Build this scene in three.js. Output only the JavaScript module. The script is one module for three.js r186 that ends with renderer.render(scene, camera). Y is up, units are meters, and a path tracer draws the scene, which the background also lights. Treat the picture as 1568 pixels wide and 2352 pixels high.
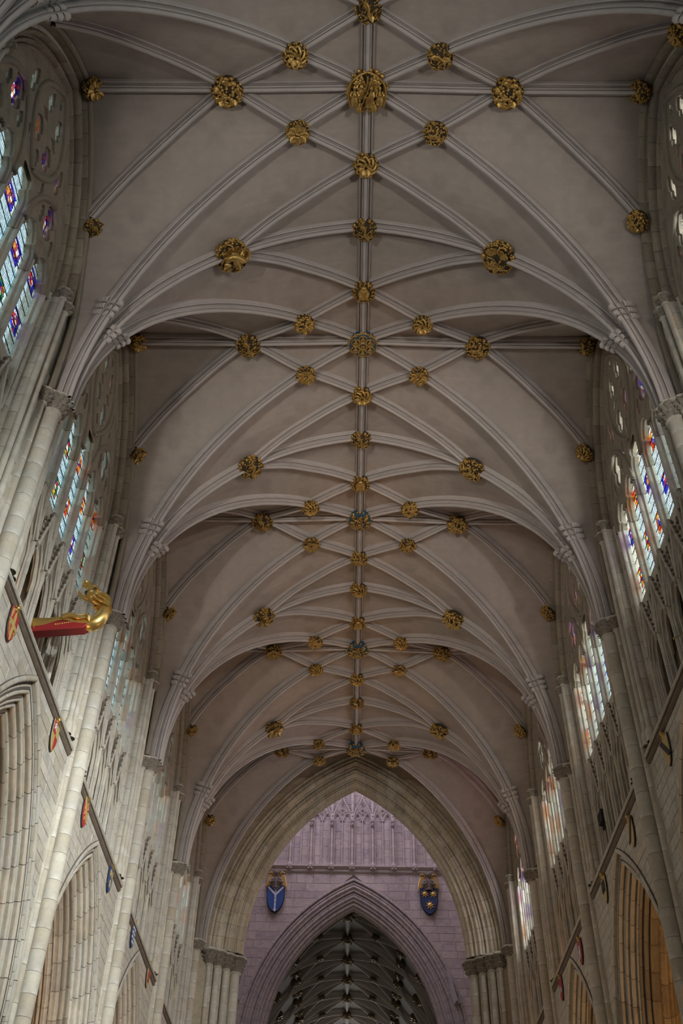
import * as THREE from 'three';
import { mergeGeometries, toCreasedNormals } from 'three/addons/utils/BufferGeometryUtils.js';
import { ImprovedNoise } from 'three/addons/math/ImprovedNoise.js';
import { RectAreaLightUniformsLib } from 'three/addons/lights/RectAreaLightUniformsLib.js';

// ---------------------------------------------------------------- camera, sky, lights, exposure
const scene = new THREE.Scene();
const camera = new THREE.PerspectiveCamera(2 * Math.atan(1176 / 2317.85) * 180 / Math.PI, 1568 / 2352, 0.1, 400);
camera.position.set(-0.2343, 1.6, 0);
{ // pitch up 44.4 degrees, with a touch of yaw and roll
  const m = new THREE.Matrix4().makeRotationY(0.0168)
    .multiply(new THREE.Matrix4().makeRotationX(0.7741))
    .multiply(new THREE.Matrix4().makeRotationZ(0.0222));
  camera.quaternion.setFromRotationMatrix(m);
}
const renderer = new THREE.WebGLRenderer({ antialias: true });
renderer.toneMapping = THREE.LinearToneMapping;
renderer.toneMappingExposure = 1.0;
renderer.shadowMap.enabled = true;
RectAreaLightUniformsLib.init();
scene.background = new THREE.Color(1.5, 1.66, 1.72);            // overcast daylight beyond the glass
const L_SOUTH = 9, L_NORTH = 2.6, L_SUN_SIDE = 9, L_WEST = 0.9, L_TOWER = 3, L_LANTERN = 9, L_CHOIR = 9, L_AISLE = 75, L_PASSAGE = 1, L_ADDED_FLOOD = 1250, L_UP = 135;
function areaLight(w, h, color, intensity, pos, target) {
  const l = new THREE.RectAreaLight(color, intensity, w, h);
  l.position.set(...pos); l.lookAt(...target); scene.add(l); return l;
}

// bays: centre of bay n at zc(n), its far boundary at zb(n)
const zc = n => -(10.984 + 8 * n), zb = n => zc(n) - 4;
const OX = -0.06, W0 = 7.34, ZW = -46.98, ZE = -62;
for (let n = -2; n <= 4; n++) for (const s of [-1, 1]) {         // daylight just outside each clerestory window
  areaLight(5.3, 7.4, s > 0 ? new THREE.Color(1, 0.99, 0.96) : new THREE.Color(0.86, 0.95, 1), (s > 0 ? (n < 0 ? L_SUN_SIDE : L_SOUTH) : L_NORTH) * (n === 4 ? 2.6 : 1),
    [OX + s * (W0 + 1.7), 23.4, zc(n)], [0, 22, zc(n)]);
}
areaLight(8, 15, new THREE.Color(1, 0.95, 0.9), L_WEST, [0, 15, 9.0], [0, 15, -10]);   // the great west window behind the camera
areaLight(11, 6.5, new THREE.Color(0.74, 0.66, 1), L_TOWER, [0, 42, -49.5], [0, 34, -62]);   // the lantern window high in the tower's west face
for (const d of [-1, 1]) areaLight(9, 5, new THREE.Color(0.8, 0.72, 1), L_LANTERN * (d < 0 ? 1.2 : 0.8), [d * 7.5, 41.5, -56], [0, 37, -60]);   // lantern windows on the tower's sides
const ADDED_FLOODS = [[6.7, 15.5, -1.4, -7.4, 11.5, -19, L_ADDED_FLOOD, 0.4], [6.7, 15.5, -5.4, -7.4, 12.5, -33, L_ADDED_FLOOD * 1.4, 0.36],   // added floodlights, out of view on the string courses before the first bay:
  [-6.7, 15.5, -3.4, 1.5, 27.5, -17, L_UP, 0.6], [6.7, 15.5, -3.4, -1.5, 27.5, -17, L_UP, 0.6], [-6.7, 15.5, -5.8, 1, 27.5, -33, L_UP * 1.6, 0.42], [6.7, 15.5, -6.2, -1, 27.5, -33, L_UP * 1.6, 0.42]];   // two wash the left wall, four the vault
for (const [x, y, z, tx, ty, tz, I, cone] of ADDED_FLOODS) {
  const l = new THREE.SpotLight(I > 600 ? new THREE.Color(0.92, 0.98, 1) : new THREE.Color(1, 0.96, 0.92), I, 0, cone, 0.95); l.position.set(x, y, z); l.target.position.set(tx, ty, tz); l.castShadow = true; l.shadow.radius = 12; scene.add(l, l.target);
}

// ---------------------------------------------------------------- helpers
let seed = 7;
const rnd = () => { seed = (seed + 0x6d2b79f5) | 0; let t = Math.imul(seed ^ (seed >>> 15), 1 | seed); t = (t + Math.imul(t ^ (t >>> 7), 61 | t)) ^ t; return ((t ^ (t >>> 14)) >>> 0) / 4294967296; };
const rr = (a, b) => a + (b - a) * rnd();
const V = (x, y, z) => new THREE.Vector3(x, y, z);
const noise = new ImprovedNoise();
const lerp = (a, b, t) => a + (b - a) * t;

function boxUV(g, k = 0.5, du = 0, dv = 0) {                       // uv in metres times k, by the dominant axis
  const p = g.attributes.position, n = g.attributes.normal, uv = new Float32Array(p.count * 2);
  for (let i = 0; i < p.count; i++) {
    const ax = Math.abs(n.getX(i)), ay = Math.abs(n.getY(i)), az = Math.abs(n.getZ(i));
    let u, v;
    if (ay >= ax && ay >= az) { u = p.getX(i); v = p.getZ(i); } else if (ax >= az) { u = p.getZ(i); v = p.getY(i); } else { u = p.getX(i); v = p.getY(i); }
    uv[2 * i] = u * k + du; uv[2 * i + 1] = v * k + dv;
  }
  g.setAttribute('uv', new THREE.BufferAttribute(uv, 2)); return g;
}
function finish(g, crease = 0.8) {
  g.deleteAttribute('uv');
  if (crease > 0) g = toCreasedNormals(g, crease); else { g = g.index ? g.toNonIndexed() : g; g.computeVertexNormals(); }
  return boxUV(g);
}
// parametric grid: f(i/nu, j/nv) -> [x, y, z]
function grid(nu, nv, f, crease = 0.8) {
  const pos = [], idx = [];
  for (let i = 0; i <= nu; i++) for (let j = 0; j <= nv; j++) pos.push(...f(i / nu, j / nv, i, j));
  for (let i = 0; i < nu; i++) for (let j = 0; j < nv; j++) {
    const a = i * (nv + 1) + j, b = a + nv + 1;
    idx.push(a, b, a + 1, a + 1, b, b + 1);
  }
  const g = new THREE.BufferGeometry();
  g.setAttribute('position', new THREE.Float32BufferAttribute(pos, 3)); g.setIndex(idx);
  if (crease === 'smooth') { g.computeVertexNormals(); return boxUV(g); }
  return finish(g, crease);
}
function merged(list) {
  return mergeGeometries(list.map(g => { g = g.index ? g.toNonIndexed() : g; const h = new THREE.BufferGeometry(); for (const k of ['position', 'normal', 'uv']) h.setAttribute(k, g.attributes[k] || new THREE.BufferAttribute(new Float32Array(g.attributes.position.count * 2), 2)); return h; }));
}
const T = (g, x = 0, y = 0, z = 0) => g.clone().translate(x, y, z);
function mirror(g, axis) {
  g = g.index ? g.toNonIndexed() : g.clone();
  for (const k of ['position', 'normal']) { const a = g.attributes[k].array; for (let i = axis; i < a.length; i += 3) a[i] = -a[i]; }
  for (const [k, w] of [['position', 3], ['normal', 3], ['uv', 2]]) {
    const at = g.attributes[k]; if (!at) continue; const a = at.array;
    for (let t = 0; t < at.count; t += 3) for (let c = 0; c < w; c++) { const q = a[(t + 1) * w + c]; a[(t + 1) * w + c] = a[(t + 2) * w + c]; a[(t + 2) * w + c] = q; }
  }
  return g;
}
function box(x0, x1, y0, y1, z0, z1) { const g = new THREE.BoxGeometry(x1 - x0, y1 - y0, z1 - z0); g.translate((x0 + x1) / 2, (y0 + y1) / 2, (z0 + z1) / 2); return boxUV(g.toNonIndexed()); }
// box with a small chamfer round its front (+z) edges: an ashlar block given by four (x, y) corners
function block(c, z0, z1, ch = 0.012) {
  const cx = c.reduce((s, p) => s + p[0], 0) / 4, cy = c.reduce((s, p) => s + p[1], 0) / 4;
  const inn = c.map(([x, y]) => [x + Math.sign(cx - x) * ch, y + Math.sign(cy - y) * ch]);
  const pos = [], q = (a, b, d, e) => pos.push(...a, ...b, ...d, ...a, ...d, ...e);
  const F = inn.map(p => [p[0], p[1], z1]), M = c.map(p => [p[0], p[1], z1 - ch]), B = c.map(p => [p[0], p[1], z0]);
  q(F[0], F[1], F[2], F[3]);
  for (let i = 0; i < 4; i++) { const j = (i + 1) % 4; q(M[i], M[j], F[j], F[i]); q(B[i], B[j], M[j], M[i]); }
  const g = new THREE.BufferGeometry(); g.setAttribute('position', new THREE.Float32BufferAttribute(pos, 3)); g.computeVertexNormals();
  return boxUV(g, 0.5, rnd(), rnd());
}
// sweep an open profile [[x, y] ...] along points p with side vectors s and up vectors d
function sweep(path, prof, crease = 0.75) {
  return grid(path.length - 1, prof.length - 1, (a, b, i, j) => {
    const { p, s, d } = path[i], [x, y] = prof[j];
    return [p.x + s.x * x + d.x * y, p.y + s.y * x + d.y * y, p.z + s.z * x + d.z * y];
  }, crease);
}
function tube(pts, r, seg = 6, closed = false, per = 3) {           // a round bar through points; r a number or function of t
  const c = new THREE.CatmullRomCurve3(pts, closed), n = Math.max(2, pts.length * per), fr = c.computeFrenetFrames(n, closed);
  const P = []; for (let i = 0; i <= n; i++) P.push(c.getPoint(i / n));
  const e = closed ? 0 : 1;                                         // open bars get an end cap: one more ring of radius nothing at either end
  return grid(n + 2 * e, seg, (a, b, i, j) => {
    const k = Math.min(n, Math.max(0, i - e)), w = e && (i === 0 || i === n + 2) ? 1e-4 : typeof r === 'function' ? r(k / n) : r, t = b * 2 * Math.PI, N = fr.normals[k % fr.normals.length], B = fr.binormals[k % fr.binormals.length];
    return [P[k].x + w * (Math.cos(t) * N.x + Math.sin(t) * B.x), P[k].y + w * (Math.cos(t) * N.y + Math.sin(t) * B.y), P[k].z + w * (Math.cos(t) * N.z + Math.sin(t) * B.z)];
  }, 1.2);
}
function blob(r, x, y, z, sx = 1, sy = 1, sz = 1, detail = 1) { const g = new THREE.IcosahedronGeometry(r, detail); g.scale(sx, sy, sz); g.computeVertexNormals(); const p = g.attributes.position, n = g.attributes.normal; for (let i = 0; i < p.count; i++) { const v = V(p.getX(i) / sx / sx, p.getY(i) / sy / sy, p.getZ(i) / sz / sz).normalize(); n.setXYZ(i, v.x, v.y, v.z); } g.translate(x, y, z); return g; }
function lathe(pts, seg = 16, crease = 0.6) { return finish(new THREE.LatheGeometry(pts.map(p => new THREE.Vector2(...p)), seg), crease); }
function extrude(shape, depth, bevel = 0, z = 0, o = {}) {
  const g = new THREE.ExtrudeGeometry(shape, { depth, bevelEnabled: bevel > 0, bevelThickness: bevel, bevelSize: bevel, bevelOffset: -bevel, bevelSegments: 1, curveSegments: 6, ...o });
  g.translate(0, 0, z); return finish(g, 0.5);
}
const poly = pts => { const s = new THREE.Shape(); pts.forEach((p, i) => i ? s.lineTo(...p) : s.moveTo(...p)); s.closePath(); return s; };

const counts = {};
const numbered = name => { const k = counts[name] = (counts[name] ?? -1) + 1; return k ? name + '_' + String(k).padStart(3, '0') : name; };
function mesh(name, g, m, parent) { const o = new THREE.Mesh(g, m); o.name = numbered(name); o.castShadow = o.receiveShadow = true; (parent || scene).add(o); return o; }
function thing(name, label, category, group, pos = [0, 0, 0]) { const o = new THREE.Group(); o.name = numbered(name); o.userData = { label, category }; if (group) o.userData.group = group; o.position.set(...pos); scene.add(o); return o; }
function struct(name, label) { const o = new THREE.Group(); o.name = name; o.userData = { kind: 'structure', label }; scene.add(o); return o; }
function onWall(o, s, z) { o.rotation.y = s > 0 ? -Math.PI / 2 : Math.PI / 2; o.position.set(OX + s * W0, 0, z); return o; }

// ---------------------------------------------------------------- materials
function fbm(x, y, o = 4) { let s = 0, a = 0.5; for (let i = 0; i < o; i++) { s += a * noise.noise(x, y, i * 7.3 + 0.5); x *= 2.03; y *= 2.03; a *= 0.5; } return s; }
function noiseMap(size, f, srgb) {
  const d = new Uint8Array(size * size * 4);
  for (let y = 0; y < size; y++) for (let x = 0; x < size; x++) { const c = f(x / size, y / size), i = (y * size + x) * 4; for (let k = 0; k < 3; k++) d[i + k] = Math.max(0, Math.min(255, (Array.isArray(c) ? c[k] : c) * 255)); d[i + 3] = 255; }
  const t = new THREE.DataTexture(d, size, size); t.wrapS = t.wrapT = THREE.MirroredRepeatWrapping; t.magFilter = THREE.LinearFilter; if (srgb) t.colorSpace = THREE.SRGBColorSpace; t.needsUpdate = true; return t;
}
const stoneMap = noiseMap(512, (x, y) => {
  const a = fbm(x * 6, y * 6, 5), b = fbm(x * 22 + 9, y * 22, 3), pit = fbm(x * 70, y * 70 + 5, 2) > 0.42 ? 0.12 : 0;
  const w = 0.9 + a * 0.16 + b * 0.09 - pit, o = fbm(x * 4 + 30, y * 4, 3) * 0.08;
  return [w, w * (0.985 - o * 0.3), w * (0.95 - o)];
}, true);
const stoneBump = noiseMap(512, (x, y) => 0.5 + 0.45 * fbm(x * 30, y * 30, 4));
const plasterMap = noiseMap(512, (x, y) => { const a = fbm(x * 5, y * 5, 5), b = fbm(x * 2 + 4, y * 14, 3); const w = 0.92 + a * 0.1 + b * 0.05; return [w, w * 0.99, w * 0.975]; }, true);
const std = (r, g, b, o = {}) => new THREE.MeshStandardMaterial({ color: new THREE.Color().setRGB(r, g, b), roughness: 0.85, ...o });
const stoneM = (r, g, b, rough = 0.86) => std(r, g, b, { map: stoneMap, bumpMap: stoneBump, bumpScale: 0.006, roughness: rough });
const M = {
  stone: stoneM(0.62, 0.59, 0.525), stones: [stoneM(0.62, 0.59, 0.525), stoneM(0.67, 0.645, 0.58), stoneM(0.56, 0.52, 0.445), stoneM(0.6, 0.575, 0.525)],
  brownStone: stoneM(0.36, 0.315, 0.255), brownStones: [stoneM(0.36, 0.315, 0.255), stoneM(0.41, 0.36, 0.29), stoneM(0.31, 0.265, 0.21)],  // darker brown stone for tracery, window arches, wall ribs and inner arch orders
  stained: stoneM(0.2, 0.16, 0.125), arch: [stoneM(0.6, 0.54, 0.43), stoneM(0.64, 0.58, 0.47), stoneM(0.55, 0.48, 0.37)],  // stained: only a darker brown, for the underside of the string courses
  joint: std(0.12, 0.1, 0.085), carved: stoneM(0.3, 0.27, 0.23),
  tower: [stoneM(0.6, 0.53, 0.5), stoneM(0.64, 0.57, 0.53), stoneM(0.54, 0.48, 0.46)],
  web: std(0.44, 0.385, 0.345, { map: plasterMap, roughness: 0.9 }), rib: std(0.52, 0.475, 0.45, { map: plasterMap, roughness: 0.7 }),
  gold: std(0.5, 0.32, 0.095, { metalness: 0.75, roughness: 0.38 }), brightGold: std(0.78, 0.54, 0.17, { metalness: 0.85, roughness: 0.3 }),
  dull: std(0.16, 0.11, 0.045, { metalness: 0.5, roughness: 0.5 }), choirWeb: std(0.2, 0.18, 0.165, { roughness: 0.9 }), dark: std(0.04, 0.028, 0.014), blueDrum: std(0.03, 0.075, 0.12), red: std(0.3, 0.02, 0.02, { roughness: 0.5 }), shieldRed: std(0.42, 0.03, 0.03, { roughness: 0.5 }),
  blue: std(0.015, 0.07, 0.24, { roughness: 0.5 }), silver: std(0.6, 0.62, 0.68, { roughness: 0.4 }), yellow: std(0.5, 0.36, 0.12, { roughness: 0.5 }), black: std(0.015, 0.015, 0.018, { roughness: 0.5 }),
  lead: std(0.02, 0.022, 0.025), wood: std(0.09, 0.055, 0.035), white: std(0.75, 0.72, 0.66), paving: stoneM(0.5, 0.46, 0.4),
};
// glass: leaded grisaille and small coloured pictures, drawn as pale and coloured cells between dark leads
const inkOf = (c, a) => `rgb(${c.map(v => Math.round(Math.max(0, Math.min(255, v + a)))).join(',')})`;
function glassCanvas(w, h, draw) { const c = document.createElement('canvas'); c.width = w; c.height = h; draw(c.getContext('2d'), w, h); const t = new THREE.CanvasTexture(c); t.colorSpace = THREE.SRGBColorSpace; return t; }
const grisaille = [0, 1].map(k => glassCanvas(256, 256, (x, w, h) => {
  x.fillStyle = k ? 'rgb(204,226,232)' : 'rgb(226,236,240)'; x.fillRect(0, 0, w, h);  // uneven skylight put into the tint: paler glass on the right, bluer on the left
  const nx = 7, ny = 7;
  for (let i = -1; i <= nx; i++) for (let j = -1; j <= ny * 2; j++) {
    const cx = (i + (j % 2 ? 0.5 : 0)) * w / nx, cy = j * h / ny / 2, a = rr(-34, 30);
    x.fillStyle = inkOf(k ? [202, 224, 230] : [228, 236, 238], a); x.beginPath(); x.moveTo(cx, cy - h / ny / 2); x.lineTo(cx + w / nx / 2, cy); x.lineTo(cx, cy + h / ny / 2); x.lineTo(cx - w / nx / 2, cy); x.closePath(); x.fill();
    x.strokeStyle = 'rgb(16,20,24)'; x.lineWidth = 4; x.stroke();
    x.strokeStyle = 'rgba(40,50,56,0.85)'; x.lineWidth = 2.2; x.beginPath(); x.arc(cx, cy, w / nx * rr(0.14, 0.24), 0, 6.3); x.stroke();
  }
  for (const e of [0, w - 24]) for (let j = 0; j < 8; j++) { x.fillStyle = inkOf(k ? [150, 190, 205] : [178, 205, 212], rr(-25, 25)); x.fillRect(e, j * h / 8, 24, h / 8); x.strokeStyle = 'rgb(20,26,30)'; x.lineWidth = 3; x.strokeRect(e, j * h / 8, 24, h / 8); }
}));
const palettes = [[[176, 24, 20], [196, 92, 16], [214, 150, 40], [40, 46, 150], [220, 220, 215]], [[28, 34, 168], [60, 60, 190], [190, 24, 24], [120, 30, 110], [225, 220, 225]], [[30, 96, 60], [190, 30, 24], [210, 160, 40], [30, 40, 140], [225, 225, 215]], [[210, 96, 20], [190, 40, 14], [226, 190, 70], [215, 215, 220], [44, 30, 90]], [[60, 36, 130], [30, 30, 180], [160, 50, 90], [220, 215, 225], [200, 120, 40]]];
const picture = palettes.map(pal => glassCanvas(192, 256, (x, w, h) => {
  x.fillStyle = 'rgb(18,18,22)'; x.fillRect(0, 0, w, h);
  const nx = 8, ny = 11, P = []; for (let i = 0; i <= nx; i++) { P.push([]); for (let j = 0; j <= ny; j++) P[i].push([(i + (i % nx ? rr(-0.35, 0.35) : 0)) * w / nx, (j + (j % ny ? rr(-0.35, 0.35) : 0)) * h / ny]); }
  for (let i = 0; i < nx; i++) for (let j = 0; j < ny; j++) {
    const edge = i === 0 || i === nx - 1, mid = Math.hypot((i - 3.5) / 3.5, (j - 5) / 5) < 0.62;
    const c = edge ? [190, 210, 215] : mid ? pal[(2 + Math.floor(rnd() * 3)) % 5] : pal[Math.floor(rnd() * 2.4)];
    x.fillStyle = inkOf(c, rr(-22, 26)); x.beginPath(); x.moveTo(...P[i][j]); x.lineTo(...P[i + 1][j]); x.lineTo(...P[i + 1][j + 1]); x.lineTo(...P[i][j + 1]); x.closePath(); x.fill();
    x.strokeStyle = 'rgb(12,12,16)'; x.lineWidth = 3.2; x.stroke();
  }
}));
const glassM = t => new THREE.MeshPhysicalMaterial({ map: t, color: new THREE.Color(1, 1, 1), transmission: 1, thickness: 0, roughness: 0.05, specularIntensity: 0.4 });
const G = { grisaille: grisaille.map(glassM), picture: picture.map(glassM) };

// ---------------------------------------------------------------- vault geometry of one quarter bay: x >= 0, v = distance from the bay centre
const YS = 19.8;
const key = { M: [0, 27.8, 0], Q: [0, 27.65, 2], B: [0, 27.76, 4], T: [3.59, 27.64, 0], P: [7.22, 27.66, 0], D: [1.8, 27.44, 0.98], S: [3.71, 26.29, 4], W: [7.2, 25.2, 2.48] };
function quarter(over = {}, endRib) {
  const K = {}; for (const k in key) K[k] = V(...(over[k] || key[k]));
  const pts = {};
  const bow = (a, b, h, n = 10) => Array.from({ length: n + 1 }, (_, i) => { const t = i / n; return V(lerp(a.x, b.x, t), lerp(a.y, b.y, t) + 4 * h * t * (1 - t), lerp(a.z, b.z, t)); });
  // transverse rib: a circle arc to S, on to B
  const sv = [];
  if (endRib) { for (const y of [19.5, 20.4, 21.3, 22.1]) sv.push(V(7.15, y, 4)); for (let i = 0; i <= 24; i++) { const th = lerp(Math.asin(3.25 / 12), Math.acos(4.4 / 12), i / 24); sv.push(V(-4.4 + 12 * Math.cos(th), 19.5 + 12 * Math.sin(th), 4)); } }
  else { for (let i = 0; i <= 26; i++) { const th = i / 26 * Math.acos(1.04 / 8.04); sv.push(V(-1.04 + 8.04 * Math.cos(th), YS + 8.04 * Math.sin(th), 4)); } }
  pts.trans = sv; pts.foot = sv.length;
  const iS = sv.findIndex(p => p.x <= K.S.x);
  pts.springS = [...sv.slice(0, iS), K.S]; pts.SB = [K.S, ...sv.slice(iS + 1)]; pts.SB[pts.SB.length - 1] = K.B;
  // diagonal: circle arc to D, gentle on to M
  const s0 = V(6.98, YS, 3.9), flat = V(0 - s0.x, 0, 0 - s0.z), len = flat.length(), dir = flat.clone().normalize(), sd = len * (1 - 1.8 / 6.98), dyD = K.D.y - YS, R = (sd * sd + dyD * dyD) / (2 * sd);
  const dg = []; const thD = Math.asin(dyD / R);
  for (let i = 0; i <= 20; i++) { const th = thD * i / 20, s = R - R * Math.cos(th); dg.push(V(s0.x + dir.x * s, YS + R * Math.sin(th), s0.z + dir.z * s)); }
  dg[20] = K.D.clone(); pts.springD = dg; pts.DM = bow(K.D, K.M, 0.05); pts.diag = [...dg, ...pts.DM.slice(1)];
  pts.DT = bow(K.D, K.T, 0.02); pts.DQ = bow(K.D, K.Q, 0.02); pts.SQ = bow(K.S, K.Q, 0.2); pts.WT = bow(K.W, K.T, 0.22); pts.TP = bow(K.T, K.P, 0); pts.MT = bow(K.M, K.T, 0); pts.MQ = bow(K.M, K.Q, 0); pts.QB = bow(K.Q, K.B, 0);
  // wall rib: straight to 22.4, then the window arch
  const wr = [], arcV = y => -2.98 + Math.sqrt(6.18 ** 2 - Math.max(0, y - 22.4) ** 2), ss = t => { t = Math.min(1, Math.max(0, t)); return t * t * (3 - 2 * t); };
  for (let i = 0; i <= 12; i++) { const y = lerp(YS, 24.6, i / 12); wr.push(V(7.3, y, arcV(y) + 0.46 * ss((24.7 - y) / 3))); }
  for (let i = 1; i <= 22; i++) { const th = lerp(Math.asin(2.2 / 6.18), Math.acos(2.98 / 6.18), i / 22); wr.push(V(7.3, 22.4 + 6.18 * Math.sin(th), -2.98 + 6.18 * Math.cos(th))); }
  pts.wall = wr; const iW = wr.findIndex(p => p.z <= 2.5); pts.springW = wr.slice(0, iW + 1); pts.WP = wr.slice(iW);
  return { K, pts };
}
function sampler(list) {
  const L = [0]; for (let i = 1; i < list.length; i++) L.push(L[i - 1] + list[i].distanceTo(list[i - 1]));
  return t => { const d = t * L[L.length - 1]; let i = 1; while (i < list.length - 1 && L[i] < d) i++; const f = L[i] === L[i - 1] ? 0 : (d - L[i - 1]) / (L[i] - L[i - 1]); return list[i - 1].clone().lerp(list[i], Math.min(1, Math.max(0, f))); };
}
const rev = l => [...l].reverse();
// a smooth severy between two ribs from the same springer, cut along the lierne ribs into cells: c along u at v = 0 and 1, d along v at u = 0 and 1
function severy(c0, c1, d0, d1, n, m, cellOf, cells) {
  const C0 = sampler(c0), C1 = sampler(c1), D0 = sampler(d0), D1 = sampler(d1), a = C0(0), b = C0(1), c = C1(0), d = C1(1);
  const at = (u, v) => C0(u).multiplyScalar(1 - v).add(C1(u).multiplyScalar(v)).add(D0(v).multiplyScalar(1 - u)).add(D1(v).multiplyScalar(u))
    .sub(a.clone().multiplyScalar((1 - u) * (1 - v))).sub(b.clone().multiplyScalar(u * (1 - v))).sub(c.clone().multiplyScalar((1 - u) * v)).sub(d.clone().multiplyScalar(u * v));
  const ref = V(0, YS - 2, (c1[0].z + c1[c1.length - 1].z) / 2), e = 0.004, P = [], N = [];
  for (let i = 0; i <= n; i++) for (let j = 0; j <= m; j++) {
    const u = i / n, v = Math.max(0.004, j / m), p = at(u, j / m), q = at(u, v);
    const nn = at(Math.min(1, u + e), v).sub(at(Math.max(0, u - e), v)).cross(at(u, Math.min(1, v + e)).sub(at(u, Math.max(0, v - e)))).normalize();
    if (nn.dot(q.clone().sub(ref)) < 0) nn.negate();
    p.addScaledVector(nn, 0.1); P.push(V(p.x, p.y, -p.z)); N.push(V(-nn.x, -nn.y, nn.z));
  }
  const lists = cells.map(() => ({ p: [], n: [] }));
  for (let i = 0; i < n; i++) for (let j = 0; j < m; j++) {
    const k = i * (m + 1) + j, id = [k, k + m + 1, k + 1, k + 1, k + m + 1, k + m + 2];
    const l = lists[cellOf((P[id[0]].x + P[id[5]].x) / 2, -(P[id[0]].z + P[id[5]].z) / 2)];
    for (const q of id) { l.p.push(...P[q].toArray()); l.n.push(...N[q].toArray()); }
  }
  return { P, list: lists.map(l => { const g = new THREE.BufferGeometry(); g.setAttribute('position', new THREE.Float32BufferAttribute(l.p, 3)); g.setAttribute('normal', new THREE.Float32BufferAttribute(l.n, 3)); return boxUV(g); }) };
}
const ribHalf = [[-0.175, 0.16], [-0.175, 0.04], [-0.158, 0.012], [-0.165, -0.02], [-0.14, -0.048], [-0.118, -0.032], [-0.11, 0.005], [-0.088, 0], [-0.08, -0.06], [-0.098, -0.095], [-0.09, -0.145], [-0.062, -0.155], [-0.046, -0.12], [-0.042, -0.17], [-0.052, -0.2], [-0.032, -0.238]];
const ribProf = [...ribHalf, [0, -0.25], ...[...ribHalf].reverse().map(([x, y]) => [-x, y])];
function ribPath(list, k = 1) {                                   // list in quarter coordinates (z = v): frames in the vertical plane of the rib
  const P = list.map(p => V(p.x, p.y, -p.z)), h = V(P[P.length - 1].x - P[0].x, 0, P[P.length - 1].z - P[0].z).normalize(), s = V(-h.z, 0, h.x).multiplyScalar(k);
  return P.map((p, i) => { const t = P[Math.min(i + 1, P.length - 1)].clone().sub(P[Math.max(i - 1, 0)]).normalize(), d = V(0, 1, 0).addScaledVector(t, -t.y); if (d.length() < 0.05) d.copy(h).multiplyScalar(1); d.normalize(); const up = h.clone().multiplyScalar(-t.y).add(V(0, Math.hypot(t.x, t.z), 0)).normalize(); return { p, s, d: up.multiplyScalar(k) }; });
}
const footed = l => [V(l[0].x, l[0].y - 0.13, l[0].z), V(l[0].x, l[0].y - 0.06, l[0].z), ...l];
const ribGeo = (list, k) => sweep(ribPath(list, k), ribProf);
// moulded collars round the ribs where they leave the springer
function collar(list, y) {
  const i = list.findIndex(p => p.y > y), f = ribPath(list)[i], t = V(-f.s.z, 0, f.s.x).normalize();
  const rise = f.d.clone().cross(f.s).normalize(); if (rise.y < 0) rise.negate();
  const out = [];
  for (const [o, k] of [[-0.2, 1.22], [0, 1.34], [0.2, 1.46]]) {
    const ring = []; for (const [dz, w] of [[-0.09, 0.9], [-0.06, 1.06], [0, 1.12], [0.06, 1.06], [0.09, 0.9]]) ring.push({ p: f.p.clone().addScaledVector(rise, o + dz), s: f.s.clone().multiplyScalar(w * k), d: f.d.clone().multiplyScalar(w * k) });
    out.push(sweep(ring, ribProf, 0.6));
  }
  return merged(out);
}
const q0 = quarter(), q1 = quarter({ M: [0, 27.85, 0], Q: [0, 28.95, 2], B: [0, 30.66, 4], D: [1.8, 27.8, 0.98], S: [2.95, 28.97, 4] }, true);
const sideOf = (p, q, x, v) => (q.x - p.x) * (v - p.z) - (q.z - p.z) * (x - p.x);
function panels(q) {
  const { K, pts: p } = q;
  const sA = severy([p.trans[0], p.diag[0]], [...rev(p.QB), ...rev(p.MQ).slice(1)], p.trans, p.diag, 30, 34,
    (x, v) => (sideOf(K.D, K.Q, x, v) * sideOf(K.D, K.Q, 0, 0) > 0 ? 1 : sideOf(K.S, K.Q, x, v) * sideOf(K.S, K.Q, 0, 4) > 0 ? 2 : 0), [0, 1, 2]);
  const sB = severy([p.diag[0], p.wall[0]], [...p.MT, ...p.TP.slice(1)], p.diag, p.wall, 30, 34,
    (x, v) => (sideOf(K.D, K.T, x, v) * sideOf(K.D, K.T, 0, 0) > 0 ? 1 : sideOf(K.T, K.W, x, v) * sideOf(K.T, K.W, 7.2, 0) > 0 ? 2 : 0), [0, 1, 2]);
  const all = [...sA.P, ...sB.P];
  q.height = (x, v) => { let w = 0, y = 0; for (const P of all) { const d = (P.x - x) ** 2 + (P.z + v) ** 2; if (d < 0.25) { const k = 1 / (d + 1e-3) ** 2; w += k; y += k * P.y; } } return y / w - 0.1; };
  return [...sA.list, ...sB.list];
}
const quads = g => ({ pp: g, mp: mirror(g, 0), pm: mirror(g, 2), mm: mirror(mirror(g, 0), 2) });   // x sign, then far (p) or near (m)
const webs0 = panels(q0).map(quads), webs1 = panels(q1).map(quads);
function ribs(q) {
  const on = (a, b) => { const n = 14, l = []; for (let i = 0; i <= n; i++) { const t = i / n, x = lerp(a.x, b.x, t), z = lerp(a.z, b.z, t); l.push(V(x, q.height(x, z), z)); } for (let k = 0; k < 2; k++) for (let i = 1; i < n; i++) l[i].y = (l[i - 1].y + 2 * l[i].y + l[i + 1].y) / 4; return l; };
  const { K } = q; q.on = on;
  return { diag: ribGeo(footed(q.pts.diag)), lierne: ribGeo(on(K.T, K.Q), 0.94), fan: ribGeo(on(K.S, K.Q), 0.94), tier: ribGeo(on(K.W, K.T), 0.94) };
}
const r0 = ribs(q0), r1 = ribs(q1);
const ribs0 = Object.values(r0).map(quads), ribs1 = Object.values(r1).map(quads);
const full = l => [...l, ...rev(l).slice(1).map(p => V(-p.x, p.y, p.z))];
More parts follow.
